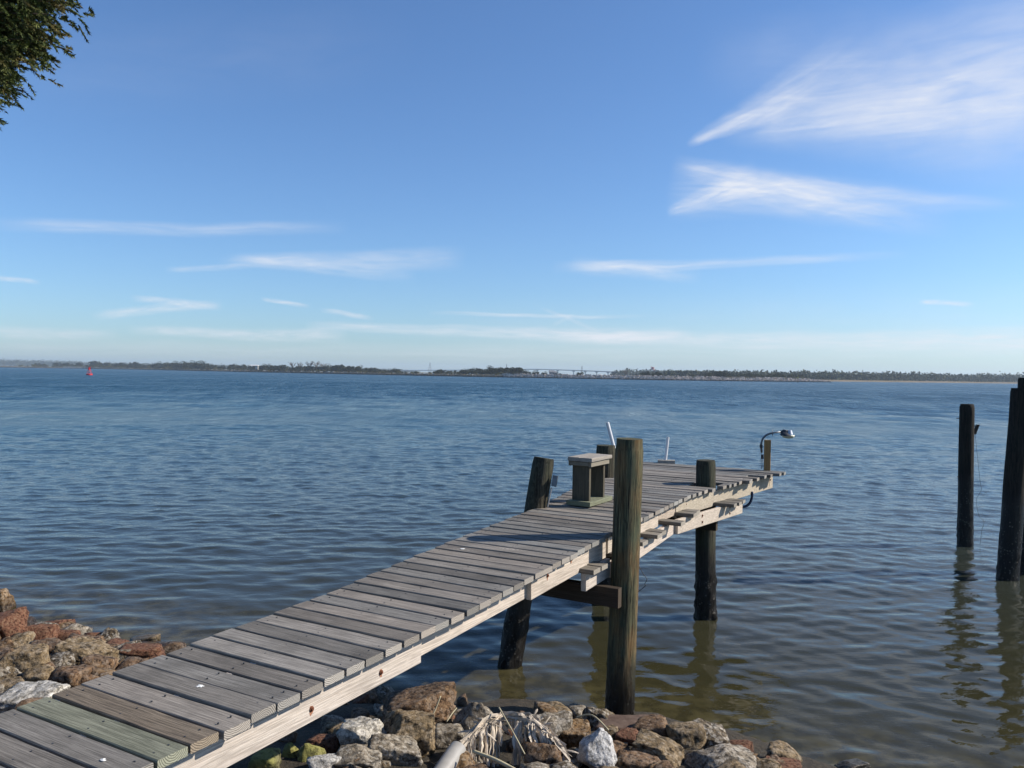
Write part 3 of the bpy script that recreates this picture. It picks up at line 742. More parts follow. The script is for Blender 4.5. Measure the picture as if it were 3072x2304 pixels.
# ------------------------------------------------------------------ hose and wires
def hang(name, pts, r, mat, label, cat, n=10):
    m = MB(); P = [Vector(p) for p in pts]; Q = []
    for i in range(len(P) - 1):
        p0 = P[max(i - 1, 0)]; p1 = P[i]; p2 = P[i + 1]; p3 = P[min(i + 2, len(P) - 1)]
        for s_ in range(6):
            u = s_ / 6; Q.append(.5 * ((2 * p1) + (p2 - p0) * u + (2 * p0 - 5 * p1 + 4 * p2 - p3) * u * u + (3 * p1 - p0 - 3 * p2 + p3) * u ** 3))
    Q.append(P[-1]); org = Q[0].copy(); m.tube([q - org for q in Q], r, n)
    o = m.build(name, mat, None, smooth=True, loc=org); return tag(o, label, cat)
hang('hose', [at_y(2256, 1475, 10.2), at_y(2256, 1490, 10.2), at_y(2250, 1508, 10.2), at_y(2237, 1519, 10.2), at_y(2222, 1518, 10.2), at_y(2205, 1508, 10.25), at_y(2180, 1500, 10.3)], .017, MAT['blue_hose'], 'dark blue hose looping down under the seaward end of the dock', 'hose')
hang('loose_wire', [at_y(1905, 1680, 7.3), at_y(1917, 1698, 7.3), at_y(1930, 1722, 7.3), at_y(1941, 1738, 7.3), at_y(1934, 1752, 7.3), at_y(1937, 1757, 7.3), at_y(1915, 1775, 7.3)], .0028, MAT['wire'], 'thin bent wire dangling right of the tall pile below the dock', 'wire', 6)

# ------------------------------------------------------------------ mooring piles
def mooring(bpx, tpx, y, r0, r1, label, seed, extras=None, lip=.012, sub=.9):
    a = at_y(*bpx, y); b = at_y(*tpx, y); ax = (b - a).normalized(); a2 = a - ax * sub
    e = empty('mooring_pile', (a.x, a.y, 0)); tag(e, label, 'mooring pile')
    vs, fs = pile_mesh(a2 - e.location, b - e.location, r0, r1, seed, barn=.02, seg=60, n=30, lip=lip)
    m = MB(); m.add(vs, fs); m.build('trunk', MAT['pile_dark'], e, autos=48)
    return e, a, b
yA = at_z(2895, 1637, 0).y
e, a, b = mooring((2895, 1637), (2901, 1212), yA, .128, .118, 'slim dark mooring pile with nails standing alone in the water', 11, lip=.03)
m_ = MB()
for (py, l_) in ((1255, -.17), (1431, -.155)):
    m_ = MB(); c_ = at_y(2898, py, yA) - e.location; m_.tube([c_ + Vector((l_, 0, .0)), c_ + Vector((-.1, 0, 0))], .008, 6); m_.build('nail', MAT['rust'], e)
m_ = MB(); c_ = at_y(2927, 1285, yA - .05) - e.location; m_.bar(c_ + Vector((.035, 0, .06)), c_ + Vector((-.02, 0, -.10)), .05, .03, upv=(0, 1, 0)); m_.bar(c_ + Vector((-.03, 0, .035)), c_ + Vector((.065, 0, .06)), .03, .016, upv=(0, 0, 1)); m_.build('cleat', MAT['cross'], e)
mc = hang('mooring_cord', [at_y(2925, 1300, yA), at_y(2940, 1440, yA), at_y(2944, 1470, yA), at_y(2930, 1498, yA), at_y(2936, 1545, yA), at_y(2952, 1565, yA), at_y(2946, 1590, yA), at_y(2940, 1635, yA)], .0026, MAT['fishline'], None, None, 5); mc.parent = e; mc.location = mc.location - e.location
yB = at_z(3022, 1737, 0).y
e, a, b = mooring((3022, 1737), (3068, 1166), yB, .137, .150, 'thick dark mooring pile cut by the right edge of the photo', 12)
e, a, b = mooring((3066, 1700), (3088, 1134), yB + .42, .135, .150, 'taller mooring pile behind the thick one at the right edge', 13)

# ------------------------------------------------------------------ rocks
import bmesh
_ico = {}
def ico(sub):
    if sub not in _ico:
        bm = bmesh.new(); bmesh.ops.create_icosphere(bm, subdivisions=sub, radius=1.0)
        v = np.array([x.co[:] for x in bm.verts]); f = np.array([[y.index for y in x.verts] for x in bm.faces]); bm.free(); _ico[sub] = (v, f)
    return _ico[sub]
def fbm(p, sc, seed, octv=4):
    out = np.empty(len(p))
    for i, q in enumerate(p): out[i] = mnoise.fractal(Vector((q[0] * sc + seed, q[1] * sc, q[2] * sc)), .9, 2.1, octv)
    return out
def rock_verts(sub, dims, seed, facets=8, rough=.05, soft=.04):
    rg = np.random.default_rng(seed); v, f = ico(sub)
    nn = rg.normal(size=(facets, 3)); nn /= np.linalg.norm(nn, axis=1)[:, None]
    box_ = np.array([[1, 0, 0], [-1, 0, 0], [0, 1, 0], [0, -1, 0], [0, 0, 1], [0, 0, -1.]]) + rg.normal(0, .16, (6, 3)); box_ /= np.linalg.norm(box_, axis=1)[:, None]
    nn = np.vstack([nn, box_]); dd = np.concatenate([rg.uniform(.74, 1.08, facets), rg.uniform(.72, .95, 6)])
    q = (v @ nn.T) / dd; q = np.maximum(q, 1e-3)
    p_ = 60.0
    r = (np.sum(q ** p_, axis=1)) ** (-1 / p_)
    r *= 1 + rough * fbm(v * 1.0, 2.2, seed * 3.1, 6) + rough * .7 * np.abs(fbm(v, 4.5, seed * 1.7, 6)) - rough * .35 * np.abs(fbm(v, 2.4, seed * 4.3, 3))
    return v * r[:, None] * np.array(dims), f
rock_seed = [100]
def rock(pos, dims, kind, label, group=None, sub=4, rz=None, tilt=None, name='rock', cat='rock', rough=.095, peak=0.0):
    rock_seed[0] += 1; sd = rock_seed[0]; rg = random.Random(sd)
    v, f = rock_verts(sub, dims, sd, rough=rough)
    if peak:
        zz = np.clip(v[:, 2] / dims[2], -1, 1); fct = np.where(zz > 0, 1 - peak * zz, 1 + .12 * -zz); v = v.copy(); v[:, 0] = v[:, 0] * fct + dims[0] * .25 * peak * -np.maximum(zz, 0); v[:, 1] *= fct; v[:, 2] *= np.where(zz > 0, 1.12, 1)
    o = np_mesh(name, v, f, RM[kind]); o.location = pos
    o.rotation_euler = (rg.uniform(-.3, .3) if tilt is None else tilt[0], rg.uniform(-.3, .3) if tilt is None else tilt[1], rg.uniform(-.5, .5) if rz is None else rz)
    return tag(o, label, cat, group)
def on_ground(px, py, lift):
    r = ray(px, py); y = 2.5
    while y < 40:
        p = CAM + r * y
        if p.z <= max(gz(p.x, p.y), -.02) + lift: return p
        y += .01
    return p
ROCKS = [
 (1089, 2211, 145, 104, 'shell', 'pale rounded concrete boulder full of shell bits, near the dock edge', 5, None),
 (1226, 2206, 152, 118, 'tan', 'tan pitted boulder right of the pale shell concrete one', 5, None),
 (1257, 2134, 205, 108, 'brown', 'large dark brown block at the water edge behind the tan pitted boulder', 5, None),
 (1438, 2163, 112, 96, 'grey', 'grey wedge shaped stone standing left of the dry frond', 4, None),
 (1185, 2256, 155, 84, 'grey', 'grey pitted stone lying below the tan pitted boulder', 5, None),
 (1078, 2284, 150, 72, 'grey', 'grey stone at the bottom edge under the pale shell boulder', 5, None),
 (985, 2294, 88, 58, 'white', 'small whitish stone at the bottom edge beside the mossy ones', 4, None),
 (794, 2286, 92, 62, 'mossy', 'yellow-green mossy stone right under the dock stringer', 4, None),
 (874, 2262, 50, 62, 'mossy', 'narrow upright mossy stone with a bright yellow face', 4, None),
 (930, 2268, 82, 66, 'mossy', 'rounded olive stone right of the upright mossy stone', 4, None),
 (968, 2232, 92, 48, 'red', 'red brick-like stone in the shade behind the olive stone', 4, None),
 (1347, 2212, 98, 58, 'grey', 'flat grey stone between the tan boulder and the plastic pipe', 4, None),
 (1146, 2154, 40, 32, 'tan', 'fist sized tan stone behind the pale shell boulder', 3, None),
 (1798, 2158, 100, 66, 'dark', 'dark pointed shell crusted rock left of the tall pile foot', 5, None),
 (1680, 2170, 58, 52, 'brown', 'small dark brown rock left of the pointed shell crusted one', 4, None),
 (1716, 2210, 108, 92, 'orange', 'orange-brown rock with a dark top in the middle of the pile of rubble', 5, None),
 (1886, 2182, 216, 44, 'slab', 'flat wet dark brown slab at the foot of the tall pile', 5, (.1, -.06)),
 (1829, 2206, 74, 46, 'tan', 'small knobbly tan rock in front of the wet slab', 4, None),
 (1884, 2218, 84, 52, 'red', 'brick red rock in front of the wet slab', 4, None),
 (1960, 2192, 96, 62, 'brown', 'brown pitted rock at the right end of the wet slab', 4, None),
 (2123, 2214, 118, 74, 'dark', 'dark shell crusted rock farthest right at the water edge', 5, (.1, .35)),
 (2062, 2214, 112, 70, 'tan', 'tan rock left of the dark shell crusted one at the water edge', 4, None),
 (1979, 2250, 172, 66, 'tan', 'long tan block lying in front of the brick red rock', 5, (.0, .3)),
 (1800, 2256, 118, 108, 'white', 'bright whitish pointed stone right of the dry frond', 5, (.0, .35)),
 (2166, 2284, 215, 68, 'grey', 'broad grey lump at the bottom edge right of the pointed white stone', 5, None),
 (1653, 2198, 114, 112, 'grey', 'grey stone behind the right arm of the dry frond', 4, None),
 (1632, 2268, 118, 84, 'brown', 'brown stone in front under the arch of the dry frond', 4, None),
 (1920, 2288, 140, 40, 'brown', 'low brown stone at the bottom edge below the long tan block', 4, None),
 (2350, 2300, 125, 26, 'red', 'low reddish stone at the bottom edge near the right shallows', 4, None),
 (1733, 2268, 62, 42, 'dark', 'small dark stone tucked left of the pointed white stone', 3, None),
 (1560, 2170, 46, 40, 'white', 'small white stone inside the arch of the dry frond', 3, None),
 (2556, 2300, 95, 30, 'dark', 'wet dark stone breaking the water at the bottom right', 4, None),
 (4, 1806, 52, 72, 'orange', 'orange-brown block at the left edge standing in the water', 4, None),
 (20, 1888, 112, 84, 'red', 'reddish rock at the left edge behind the bank rubble', 4, None),
 (113, 1899, 100, 58, 'red', 'red-brown rock by the water on the left bank', 4, None),
 (202, 1886, 76, 34, 'orange', 'yellow-tan rock half in the water on the left bank', 4, (.0, .2)),
 (330, 1914, 66, 56, 'dark', 'shell crusted rock pointing up at the water on the left bank', 4, None),
 (430, 1924, 98, 34, 'tan', 'long shell crusted stone reaching into the water beside the dock', 4, (.0, -.15)),
 (288, 1936, 62, 34, 'tan', 'small shell crusted stone left of the pointing one', 4, None),
 (419, 1960, 132, 46, 'red', 'brick red rock touching the left edge of the dock', 4, None),
 (330, 1954, 84, 34, 'brown', 'low brown rock left of the brick red rock by the dock', 4, None),
 (75, 1990, 118, 104, 'tan', 'big rounded grey-tan boulder on the left bank', 5, None),
 (8, 1994, 72, 92, 'brown', 'brown boulder cut by the left edge beside the big rounded one', 4, None),
 (145, 1952, 96, 60, 'brown', 'dark brown rock behind the big rounded boulder on the left bank', 4, None),
 (245, 1968, 172, 84, 'tan', 'long tan rock slanting down to the dock on the left bank', 5, (.0, .4)),
 (290, 2008, 102, 74, 'brown', 'brown rock below the long slanting tan rock', 4, None),
 (208, 2038, 108, 66, 'brown', 'shell studded brown rock next to the brown dock plank', 4, None),
 (115, 2030, 92, 60, 'tan', 'smooth sandy rock in front of the big rounded boulder', 4, None),
 (36, 2068, 105, 52, 'tan', 'tan rock at the left edge above the pale slab', 4, None),
 (98, 2092, 168, 66, 'shell', 'pale pinkish shell slab beside the green dock plank', 5, (.1, -.1)),
 (378, 1994, 66, 30, 'orange', 'small orange-tan stone next to the dock on the left bank', 3, None),
 (182, 1998, 72, 56, 'dark', 'dark rock in the gap under the long slanting tan rock', 3, None),
]
for (px, py, w, h, kind, label, sub, tilt) in ROCKS:
    r_ = ray(px, py); g0 = on_ground(px, py, .08); dpt = g0.y
    hw = w / 2 * dpt / F * 1.12; hh = h / 2 * dpt / F * 1.10
    p = on_ground(px, py, min(hh * .75, .16)); 
    rock(p, (hw, (hw * (.55 if kind != 'slab' else .3) + hh * .5), hh), kind, label, sub=sub, peak=(.62 if ('pointed' in label and 'stone' in label and w > 90 or 'wedge' in label or 'pointing' in label or 'upright' in label or 'dark pointed' in label) else 0.0), tilt=tilt if tilt else (random.uniform(-.15, .15), random.uniform(-.15, .15)), rz=random.uniform(-.25, .25))
# rubble between the big rocks
ROCKPOS = [(px, py) for (px, py, *_r) in ROCKS]
fr = random.Random(21); KINDS = ['brown', 'brown', 'tan', 'grey', 'orange', 'dark', 'red', 'brown', 'tan']
FL = {'brown': 'small brown rubble stone wedged between the larger bank rocks', 'tan': 'small tan rubble stone wedged between the larger bank rocks',
      'grey': 'small grey rubble stone wedged between the larger bank rocks', 'orange': 'small orange-brown rubble stone wedged between the larger bank rocks',
      'dark': 'small dark shell crusted stone wedged between the larger bank rocks', 'red': 'small reddish rubble stone wedged between the larger bank rocks'}
cnt = 0; tries = 0
while cnt < 270 and tries < 9000:
    tries += 1
    x = fr.uniform(-8.5, 3.2); y = fr.uniform(4.0, 10.5)
    ysx = float(np.interp(x, SHX, SHY)); dd = ysx - y
    if dd < -.35 or dd > 3.2: continue
    if x > -1.2 and dd < .35: continue
    q = (Vector((x, y, gz(x, y))) - CAM)
    # keep only what the photo could show
    u_ = q.dot(rt) / q.dot(fwd); w_ = -q.dot(up) / q.dot(fwd)
    if abs(u_) > .70 or w_ > .53: continue
    l, t_ = to_dk((x, y))
    k = fr.choice(KINDS); 
    if dd < .2: k = fr.choice(['dark', 'brown', 'brown', 'orange'])
    a_ = fr.uniform(.06, .15) if x > -2 else fr.uniform(.09, .21)
    if k == 'red' and fr.random() < .5: k = 'brown'
    if x < -3 and k in ('grey', 'tan') and fr.random() < .7: k = fr.choice(('brown', 'orange', 'red'))
    z = gz(x, y) + a_ * fr.uniform(-.1, .25)
    if dd < 0: z -= .05
    rock((x, y, z), (a_, a_ * fr.uniform(.6, .95), a_ * fr.uniform(.45, .7)), k, FL[k], 'small %s rubble stones on the bank' % k, sub=3, rz=fr.uniform(0, 3))
    cnt += 1

# the rest of the bank, beyond both edges of the photo, as one mass of rubble
vv = []; ff = []; nv_ = 0; fr = random.Random(77)
for i in range(420):
    x = fr.uniform(-13, 9); y = float(np.interp(x, SHX, SHY)) - fr.uniform(-.2, 3.4)
    q = (Vector((x, y, gz(x, y))) - CAM); u_ = q.dot(rt) / max(q.dot(fwd), .3); w_ = -q.dot(up) / max(q.dot(fwd), .3)
    if abs(u_) < .72 and w_ < .56: continue
    if math.hypot(x, y) < 2.0: continue
    a_ = fr.uniform(.10, .24); v, f = rock_verts(2, (a_, a_ * .8, a_ * .6), 900 + i, rough=.1)
    an = fr.uniform(0, 3.1); ca, sa = math.cos(an), math.sin(an)
    v = v @ np.array([[ca, sa, 0], [-sa, ca, 0], [0, 0, 1.]]) + np.array([x, y, gz(x, y) + a_ * .15])
    vv.append(v); ff.append(f + nv_); nv_ += len(v)
tag(np_mesh('rubble', np.vstack(vv), np.vstack(ff), RM['brown']), 'brown rubble covering the rest of the bank', 'rubble', kind='stuff')

# ------------------------------------------------------------------ dry frond, pipe, sticks
def ribbon(m, pts, w, tw=0.0, rr=random, th=.0015):
    P = [Vector(p) for p in pts]; base = len(m.v); vs = []
    a0 = rr.uniform(0, 6.28)
    for i, p in enumerate(P):
        tdir = (P[min(i + 1, len(P) - 1)] - P[max(i - 1, 0)]).normalized(); sd = tdir.cross(Vector((0, 0, 1)))
        if sd.length < 1e-3: sd = Vector((1, 0, 0))
        sd.normalize(); q = Quaternion(tdir, a0 + tw * i); sd = q @ sd; nn = tdir.cross(sd)
        ww = w * math.sin(math.pi * (.08 + .88 * i / (len(P) - 1))) ** .5
        vs += [p - sd * ww / 2, p + nn * ww * .18, p + sd * ww / 2, p - nn * th]
    fs = []
    for i in range(len(P) - 1):
        for j in range(4): fs.append((i * 4 + j, i * 4 + (j + 1) % 4, i * 4 + 4 + (j + 1) % 4, i * 4 + 4 + j))
    b = rr.uniform(.6, 1.1); m.add(vs, fs, (b, b, b))
fy = 5.15
def W(px, py, y=fy): return at_y(px, py, y)
org = W(1520, 2304)
fe = empty('dry_palm_frond', org); tag(fe, 'tangled dry palm frond arched over the rocks at the bottom of the photo', 'palm frond')
arch = [(1318, 2330), (1345, 2285), (1385, 2240), (1420, 2200), (1460, 2170), (1510, 2152), (1560, 2152), (1600, 2162), (1635, 2195), (1660, 2225), (1688, 2260), (1706, 2320)]
AY = np.interp(np.arange(len(arch)), [0, 5, 11], [4.85, 5.3, 4.95])
ap = [W(x, y, float(Y)) - org for (x, y), Y in zip(arch, AY)]
def arc_at(f):
    x = f * (len(ap) - 1); i = min(int(x), len(ap) - 2); return ap[i].lerp(ap[i + 1], x - i)
m_ = MB(); fr = random.Random(3)
for i in range(170):
    f0 = fr.uniform(-.02, .9); ln = fr.uniform(.10, .3); jit = Vector((fr.gauss(0, .012), fr.gauss(0, .015), fr.gauss(0, .012)))
    pts = [arc_at(max(0, min(1, f0 + ln * j / 6))) + jit + Vector((fr.gauss(0, .006), fr.gauss(0, .006), fr.gauss(0, .006))) for j in range(7)]
    ribbon(m_, pts, fr.uniform(.012, .03), fr.uniform(-.5, .5), fr)
m_.build('rib_fibres', MAT['frond'], fe)
m_ = MB()
for i in range(62):
    f0 = fr.uniform(.12, .78); p = arc_at(f0); ln = fr.uniform(.10, .34); side = fr.uniform(-.3, .5) * (f0 - .3)
    pts = [p + Vector((side * .5 * (j / 6) + fr.gauss(0, .005), -.05 + fr.gauss(0, .006) - .12 * (j / 6), -ln * (j / 6) ** 1.1)) for j in range(7)]
    ribbon(m_, pts, fr.uniform(.012, .034), fr.uniform(-.35, .35), fr)
for i in range(150):
    f0 = fr.choice((fr.uniform(0, .45), fr.uniform(.5, 1))); p = arc_at(f0); dr_ = Vector((fr.gauss(0, .6), fr.gauss(0, .4), fr.uniform(-.8, .4))).normalized() * fr.uniform(.05, .14)
    pts = [p + dr_ * (j / 5) + Vector((0, 0, -.03 * (j / 5) ** 2)) for j in range(6)]
    ribbon(m_, pts, fr.uniform(.005, .02), fr.uniform(-.7, .7), fr)
m_.build('leaflets', MAT['frond'], fe)
pa = W(1318, 2330, 4.75); pb_ = W(1374, 2248, 5.0)
m_ = MB(); ax = (pb_ - pa); m_.tube([Vector((0, 0, 0)) - ax, ax * .2, ax * .98, ax], [.058, .058, .058, .057], 24, cap=False); m_.tube([ax, ax * .5], .051, 24, cap=True)
o = m_.build('plastic_pipe', MAT['pipe'], None, smooth=True, loc=pa); tag(o, 'short length of pale grey plastic pipe lying among the rocks under the dry frond', 'pipe')
def stick(name, a, b, r, mat, label, cat, bend=.02):
    mid = (Vector(a) + Vector(b)) / 2 + Vector((0, 0, bend)); 
    return hang(name, [a, mid, b], r, mat, label, cat, 7)
stick('reed_stem', W(1497, 2122, 5.25), W(1574, 2262, 4.9), .0045, MAT['straw'], 'thin straight pale reed stem poking up out of the dry frond', 'reed stem', .004)
stick('driftwood_stick', W(1420, 2254, 4.85), W(1560, 2318, 4.6), .011, MAT['straw'], 'grey driftwood stick crossing the bottom edge below the dry frond', 'stick', .01)
stick('grass_blade', W(1277, 2172, 5.6), W(1322, 2088, 5.7), .005, MAT['straw'], 'curved dry grass blade over the large dark brown block', 'grass blade', -.03)
stick('grass_blade', W(1340, 2165, 5.6), W(1370, 2124, 5.7), .004, MAT['straw'], 'short dry grass blade right of the curved one', 'grass blade', .005)
stick('bent_twig', W(1730, 2152, 5.9), W(1825, 2190, 5.6), .006, MAT['straw'], 'thin bent twig lying over the rocks left of the tall pile foot', 'twig', .06)

# ------------------------------------------------------------------ cedar tree top left
t = NT('cedar_foliage'); pc = t.attr('pcol'); nz = t.noise(t.obj(), 5, 4)
col = t.mix(t.ramp(nz, [(.4, 0), (.62, 1)]), (.060, .085, .028), (.135, .145, .055)); col = t.mix(1.0, col, pc, 'MULTIPLY')
t.set(Base_Color=col, Roughness=.7, Specular=.2); MAT['cedar'] = t.m
MAT['bark'] = simple('cedar_bark', (.12, .085, .06), .9, var=.4, sc=8, bump=.6)
def cedar():
    fr = random.Random(9); Y = 6.0
    base = Vector((-6.6, 5.6, gz(-6.6, 5.6) - .1)); e = empty('cedar_tree', base); tag(e, 'cedar tree whose green branch tips hang into the top left corner', 'tree')
    top = Vector((-6.3, 6.0, 9.0)); m = MB()
    m.tube([Vector((0, 0, 0)), Vector((.1, .1, 2.5)), Vector((.05, .3, 5)), top - base], [.26, .2, .15, .04], 12)
    anchors = []
    tips = [(250, 50), (235, 20), (190, 85), (178, 135), (175, 195), (120, 230), (72, 262), (45, 275), (6, 318), (140, 60), (60, 120), (40, 40), (100, 160), (20, 200), (120, 100), (30, 250), (160, 10), (80, 0), (-20, 100), (-40, 200), (-60, 30), (-90, 140), (-60, 290), (190, -30), (90, -60), (240, -60), (150, -120), (210, 60), (150, 110), (90, 180), (60, 220), (10, 60), (70, 20), (110, 70), (0, 140), (40, 170), (150, 160), (5, 250)]
    for (px, py) in tips:
        tip = at_y(px - 34, py - 42, Y + fr.uniform(-.35, .35)) - base
        root = Vector((.1, .2, tip.z * .8)) + Vector((0, 0, fr.uniform(.2, .8)))
        root.z = min(root.z, 7.4)
        mid = root.lerp(tip, .55) + Vector((0, 0, .25))
        m.tube([root, mid, tip], [.055, .016, .003], 6)
        anchors.append((root, mid, tip))
    m.build('trunk', MAT['bark'], e)
    f = MB()
    for (root, mid, tip) in anchors:
        for i in range(230):
            u = 1 - .03 - .85 * fr.random() ** 1.7
            p = (root.lerp(mid, u * 2) if u < .5 else mid.lerp(tip, u * 2 - 1)) + Vector((fr.gauss(-.02, .07), fr.gauss(0, .14), fr.gauss(0, .075)))
            dirv = (Vector((fr.uniform(.2, 1), fr.gauss(0, .5), fr.uniform(-.75, .0)))).normalized()
            ln = fr.uniform(.06, .13); b = fr.uniform(.5, 1.5); tint = fr.random()
            col_ = (b * (1.15 if tint > .8 else .95), b * (.88 if tint > .8 else 1.0), b * .8)
            for j in range(40):
                q = p + dirv * (ln * j / 40); sp = (Vector((fr.gauss(0, 1), fr.gauss(0, 1), fr.gauss(0, 1)))).normalized()
                dd = (dirv * .8 + sp * .8).normalized(); l2 = fr.uniform(.018, .036); sd = dd.cross(sp).normalized() * .0062
                f.add([q - sd, q + sd, q + dd * l2], [(0, 1, 2)], col_)
    f.build('foliage', MAT['cedar'], e)
cedar()

# ------------------------------------------------------------------ far shore
def wl(px, py): return at_z(px, py, 0.0)
JP = [(-260, 1098.6), (0, 1102.2), (250, 1106.0), (452, 1109.5), (700, 1115.2), (1000, 1121.6), (1300, 1128.2), (1700, 1135.6), (2000, 1140.7), (2250, 1144.0), (2490, 1146.8)]
JW = [wl(*p) for p in JP]
def jpt(px): 
    xs_ = [p[0] for p in JP]; return Vector((float(np.interp(px, xs_, [q.x for q in JW])), float(np.interp(px, xs_, [q.y for q in JW])), 0))
t = NT('breakwater_rock'); p = t.pos(); z = t.sep(p)[2]; pc = t.attr('pcol')
col = t.mix(t.rng(z, .35, .95), (.035, .032, .03), pc); t.set(Base_Color=col, Roughness=.9, Specular=.2); MAT['jetty'] = t.m
m_ = MB(); fr = random.Random(4)
px = -250.0
while px < 2492:
    b = jpt(px); dist = b.y; sz = fr.uniform(.55, 1.25) * (1 if dist < 700 else dist / 700)
    right = px > 1520
    for row in range(5 if right else 4):
        ht = (.15, .65, 1.15, 1.6, 1.9)[row] * (1.5 if right else .95); back = row * 1.0
        if px > 2400: ht *= max(.25, 1 - (px - 2400) / 130)
        cpos = Vector((b.x + fr.uniform(-.9, .9) * sz, b.y + back + fr.uniform(-.3, .3), ht * fr.uniform(.8, 1.1) - .2))
        br = fr.uniform(.55, 1.15) * (1.0 if right else .72)
        colr = ((.66, .58, .52) if right else (.40, .34, .27)); colr = tuple(x * br for x in colr)
        vs = []
        for sx in (-1, 1):
            for sy in (-1, 1):
                for sz_ in (-1, 1): vs.append(cpos + Vector((sx * sz * fr.uniform(.35, .7), sy * .7 * fr.uniform(.6, 1.1), sz_ * .55 * fr.uniform(.5, 1.1))))
        m_.add(vs, [(0, 1, 3, 2), (4, 6, 7, 5), (0, 4, 5, 1), (2, 3, 7, 6), (0, 2, 6, 4), (1, 5, 7, 3)], colr)
    px += max(1.1, 1.35 * F / dist / 1.6) * fr.uniform(.8, 1.2)
tag(m_.build('breakwater', MAT['jetty']), 'long low breakwater of pale boulders across the far side of the water', 'breakwater')

def far_mat(name, c1, c2, sc):
    t = NT(name); p = t.pos(); nz = t.noise(t.map(p, sc=(1, .3, 3)), sc, 5, .65)
    t.set(Base_Color=t.mix(t.ramp(nz, [(.35, 0), (.65, 1)]), c1, c2), Roughness=.95, Specular=.1); return t.m
MAT['marsh'] = far_mat('dry_marsh_grass', (.14, .12, .06), (.30, .25, .14), .12)
# low land behind the breakwater
m_ = MB(); vs = []; nn_ = 0
for px in list(range(-260, 2440, 60)) + [2440]:
    b = jpt(px); dz = 1.5 if px < 1500 else 1.25
    vs += [(b.x, b.y + 2.6, dz), (b.x * 1.02, b.y + 14, dz + .35), (b.x * 1.06, b.y + 60, dz + .3), (b.x * 1.06, b.y + 62, -.5)]; nn_ += 1
fs = [(i * 4 + j, i * 4 + 4 + j, i * 4 + 5 + j, i * 4 + 1 + j) for i in range(nn_ - 1) for j in range(3)]
m_.add(vs, fs); tag(m_.build('spit', MAT['marsh']), kind='structure')
# far mainland: beach and land on the right, land on the left
def land(name, pts, z1, depth, mat):
    m = MB(); vs = []
    for p in pts: vs += [(p.x, p.y, -.3), (p.x * 1.006, p.y * 1.006, z1 * .55), (p.x * 1.05, p.y * 1.05, z1), (p.x * (1 + depth), p.y * (1 + depth), z1 + 2), (p.x * (1.02 + depth), p.y * (1.02 + depth), -1)]
    m.add(vs, [(i * 5 + j, i * 5 + 5 + j, i * 5 + 6 + j, i * 5 + 1 + j) for i in range(len(pts) - 1) for j in range(4)])
    return tag(m.build(name, mat), kind='structure')
MAT['beach'] = far_mat('sand_and_dead_grass', (.15, .12, .075), (.23, .18, .12), .05)
RB = [(2000, 1137.6), (2300, 1141.5), (2490, 1144.4), (2700, 1146.8), (2900, 1149.2), (3072, 1151.5), (3500, 1157)]
RW = [wl(*p) for p in RB]; land('far_shore', RW, 1.6, .45, MAT['beach'])
LB = [(-400, 1093.5), (0, 1099.6), (400, 1105.8), (800, 1112.0), (1200, 1118.2), (1500, 1122.2), (1900, 1128.6), (2100, 1132)]
LW = [wl(*p) for p in LB]; land('far_shore', LW, 1.6, .4, MAT['marsh'])

# ------------------------------------------------------------------ far trees
def leaf_mat(name, c1, c2):
    t = NT(name); pc = t.attr('pcol'); oi = t.n('ShaderNodeObjectInfo').outputs['Random']
    col = t.mix(oi, c1, c2); col = t.mix(1.0, col, pc, 'MULTIPLY'); t.set(Base_Color=col, Roughness=.8, Specular=.15); return t.m
MAT['leaf_dark'] = leaf_mat('dark_evergreen_leaves', (.022, .030, .014), (.045, .050, .022))
MAT['leaf_olive'] = leaf_mat('olive_shrub_leaves', (.075, .080, .030), (.13, .115, .055))
MAT['twigs'] = leaf_mat('bare_grey_twigs', (.17, .15, .13), (.20, .175, .15))
MAT['leaf_far'] = leaf_mat('grey_green_wood_leaves', (.055, .068, .040), (.060, .072, .045))
def crown(m, c0, w, h, n, q, fr, tone=1.0, hollow=False):
    lobes = [(Vector((fr.gauss(0, .28) * w, fr.gauss(0, .28) * w, fr.uniform(-.18, .3) * h)), fr.uniform(.25, .5)) for _ in range(6)]
    for i in range(n):
        lc, lr = fr.choice(lobes); dr_ = Vector((fr.gauss(0, 1), fr.gauss(0, 1), fr.gauss(0, 1))).normalized() * (fr.random() ** .4)
        p = Vector(c0) + lc + Vector((dr_.x * w * lr, dr_.y * w * lr, dr_.z * h * lr))
        a = Vector((fr.gauss(0, 1), fr.gauss(0, 1), fr.gauss(0, 1))).normalized(); b = a.orthogonal().normalized(); c_ = a.cross(b)
        s_ = q * fr.uniform(.5, 1.2); bb = tone * fr.uniform(.55, 1.5)
        m.add([p - b * s_, p + c_ * s_ * .8, p + b * s_, p - c_ * s_ * .7], [(0, 1, 2, 3)], (bb, bb, bb * .95))
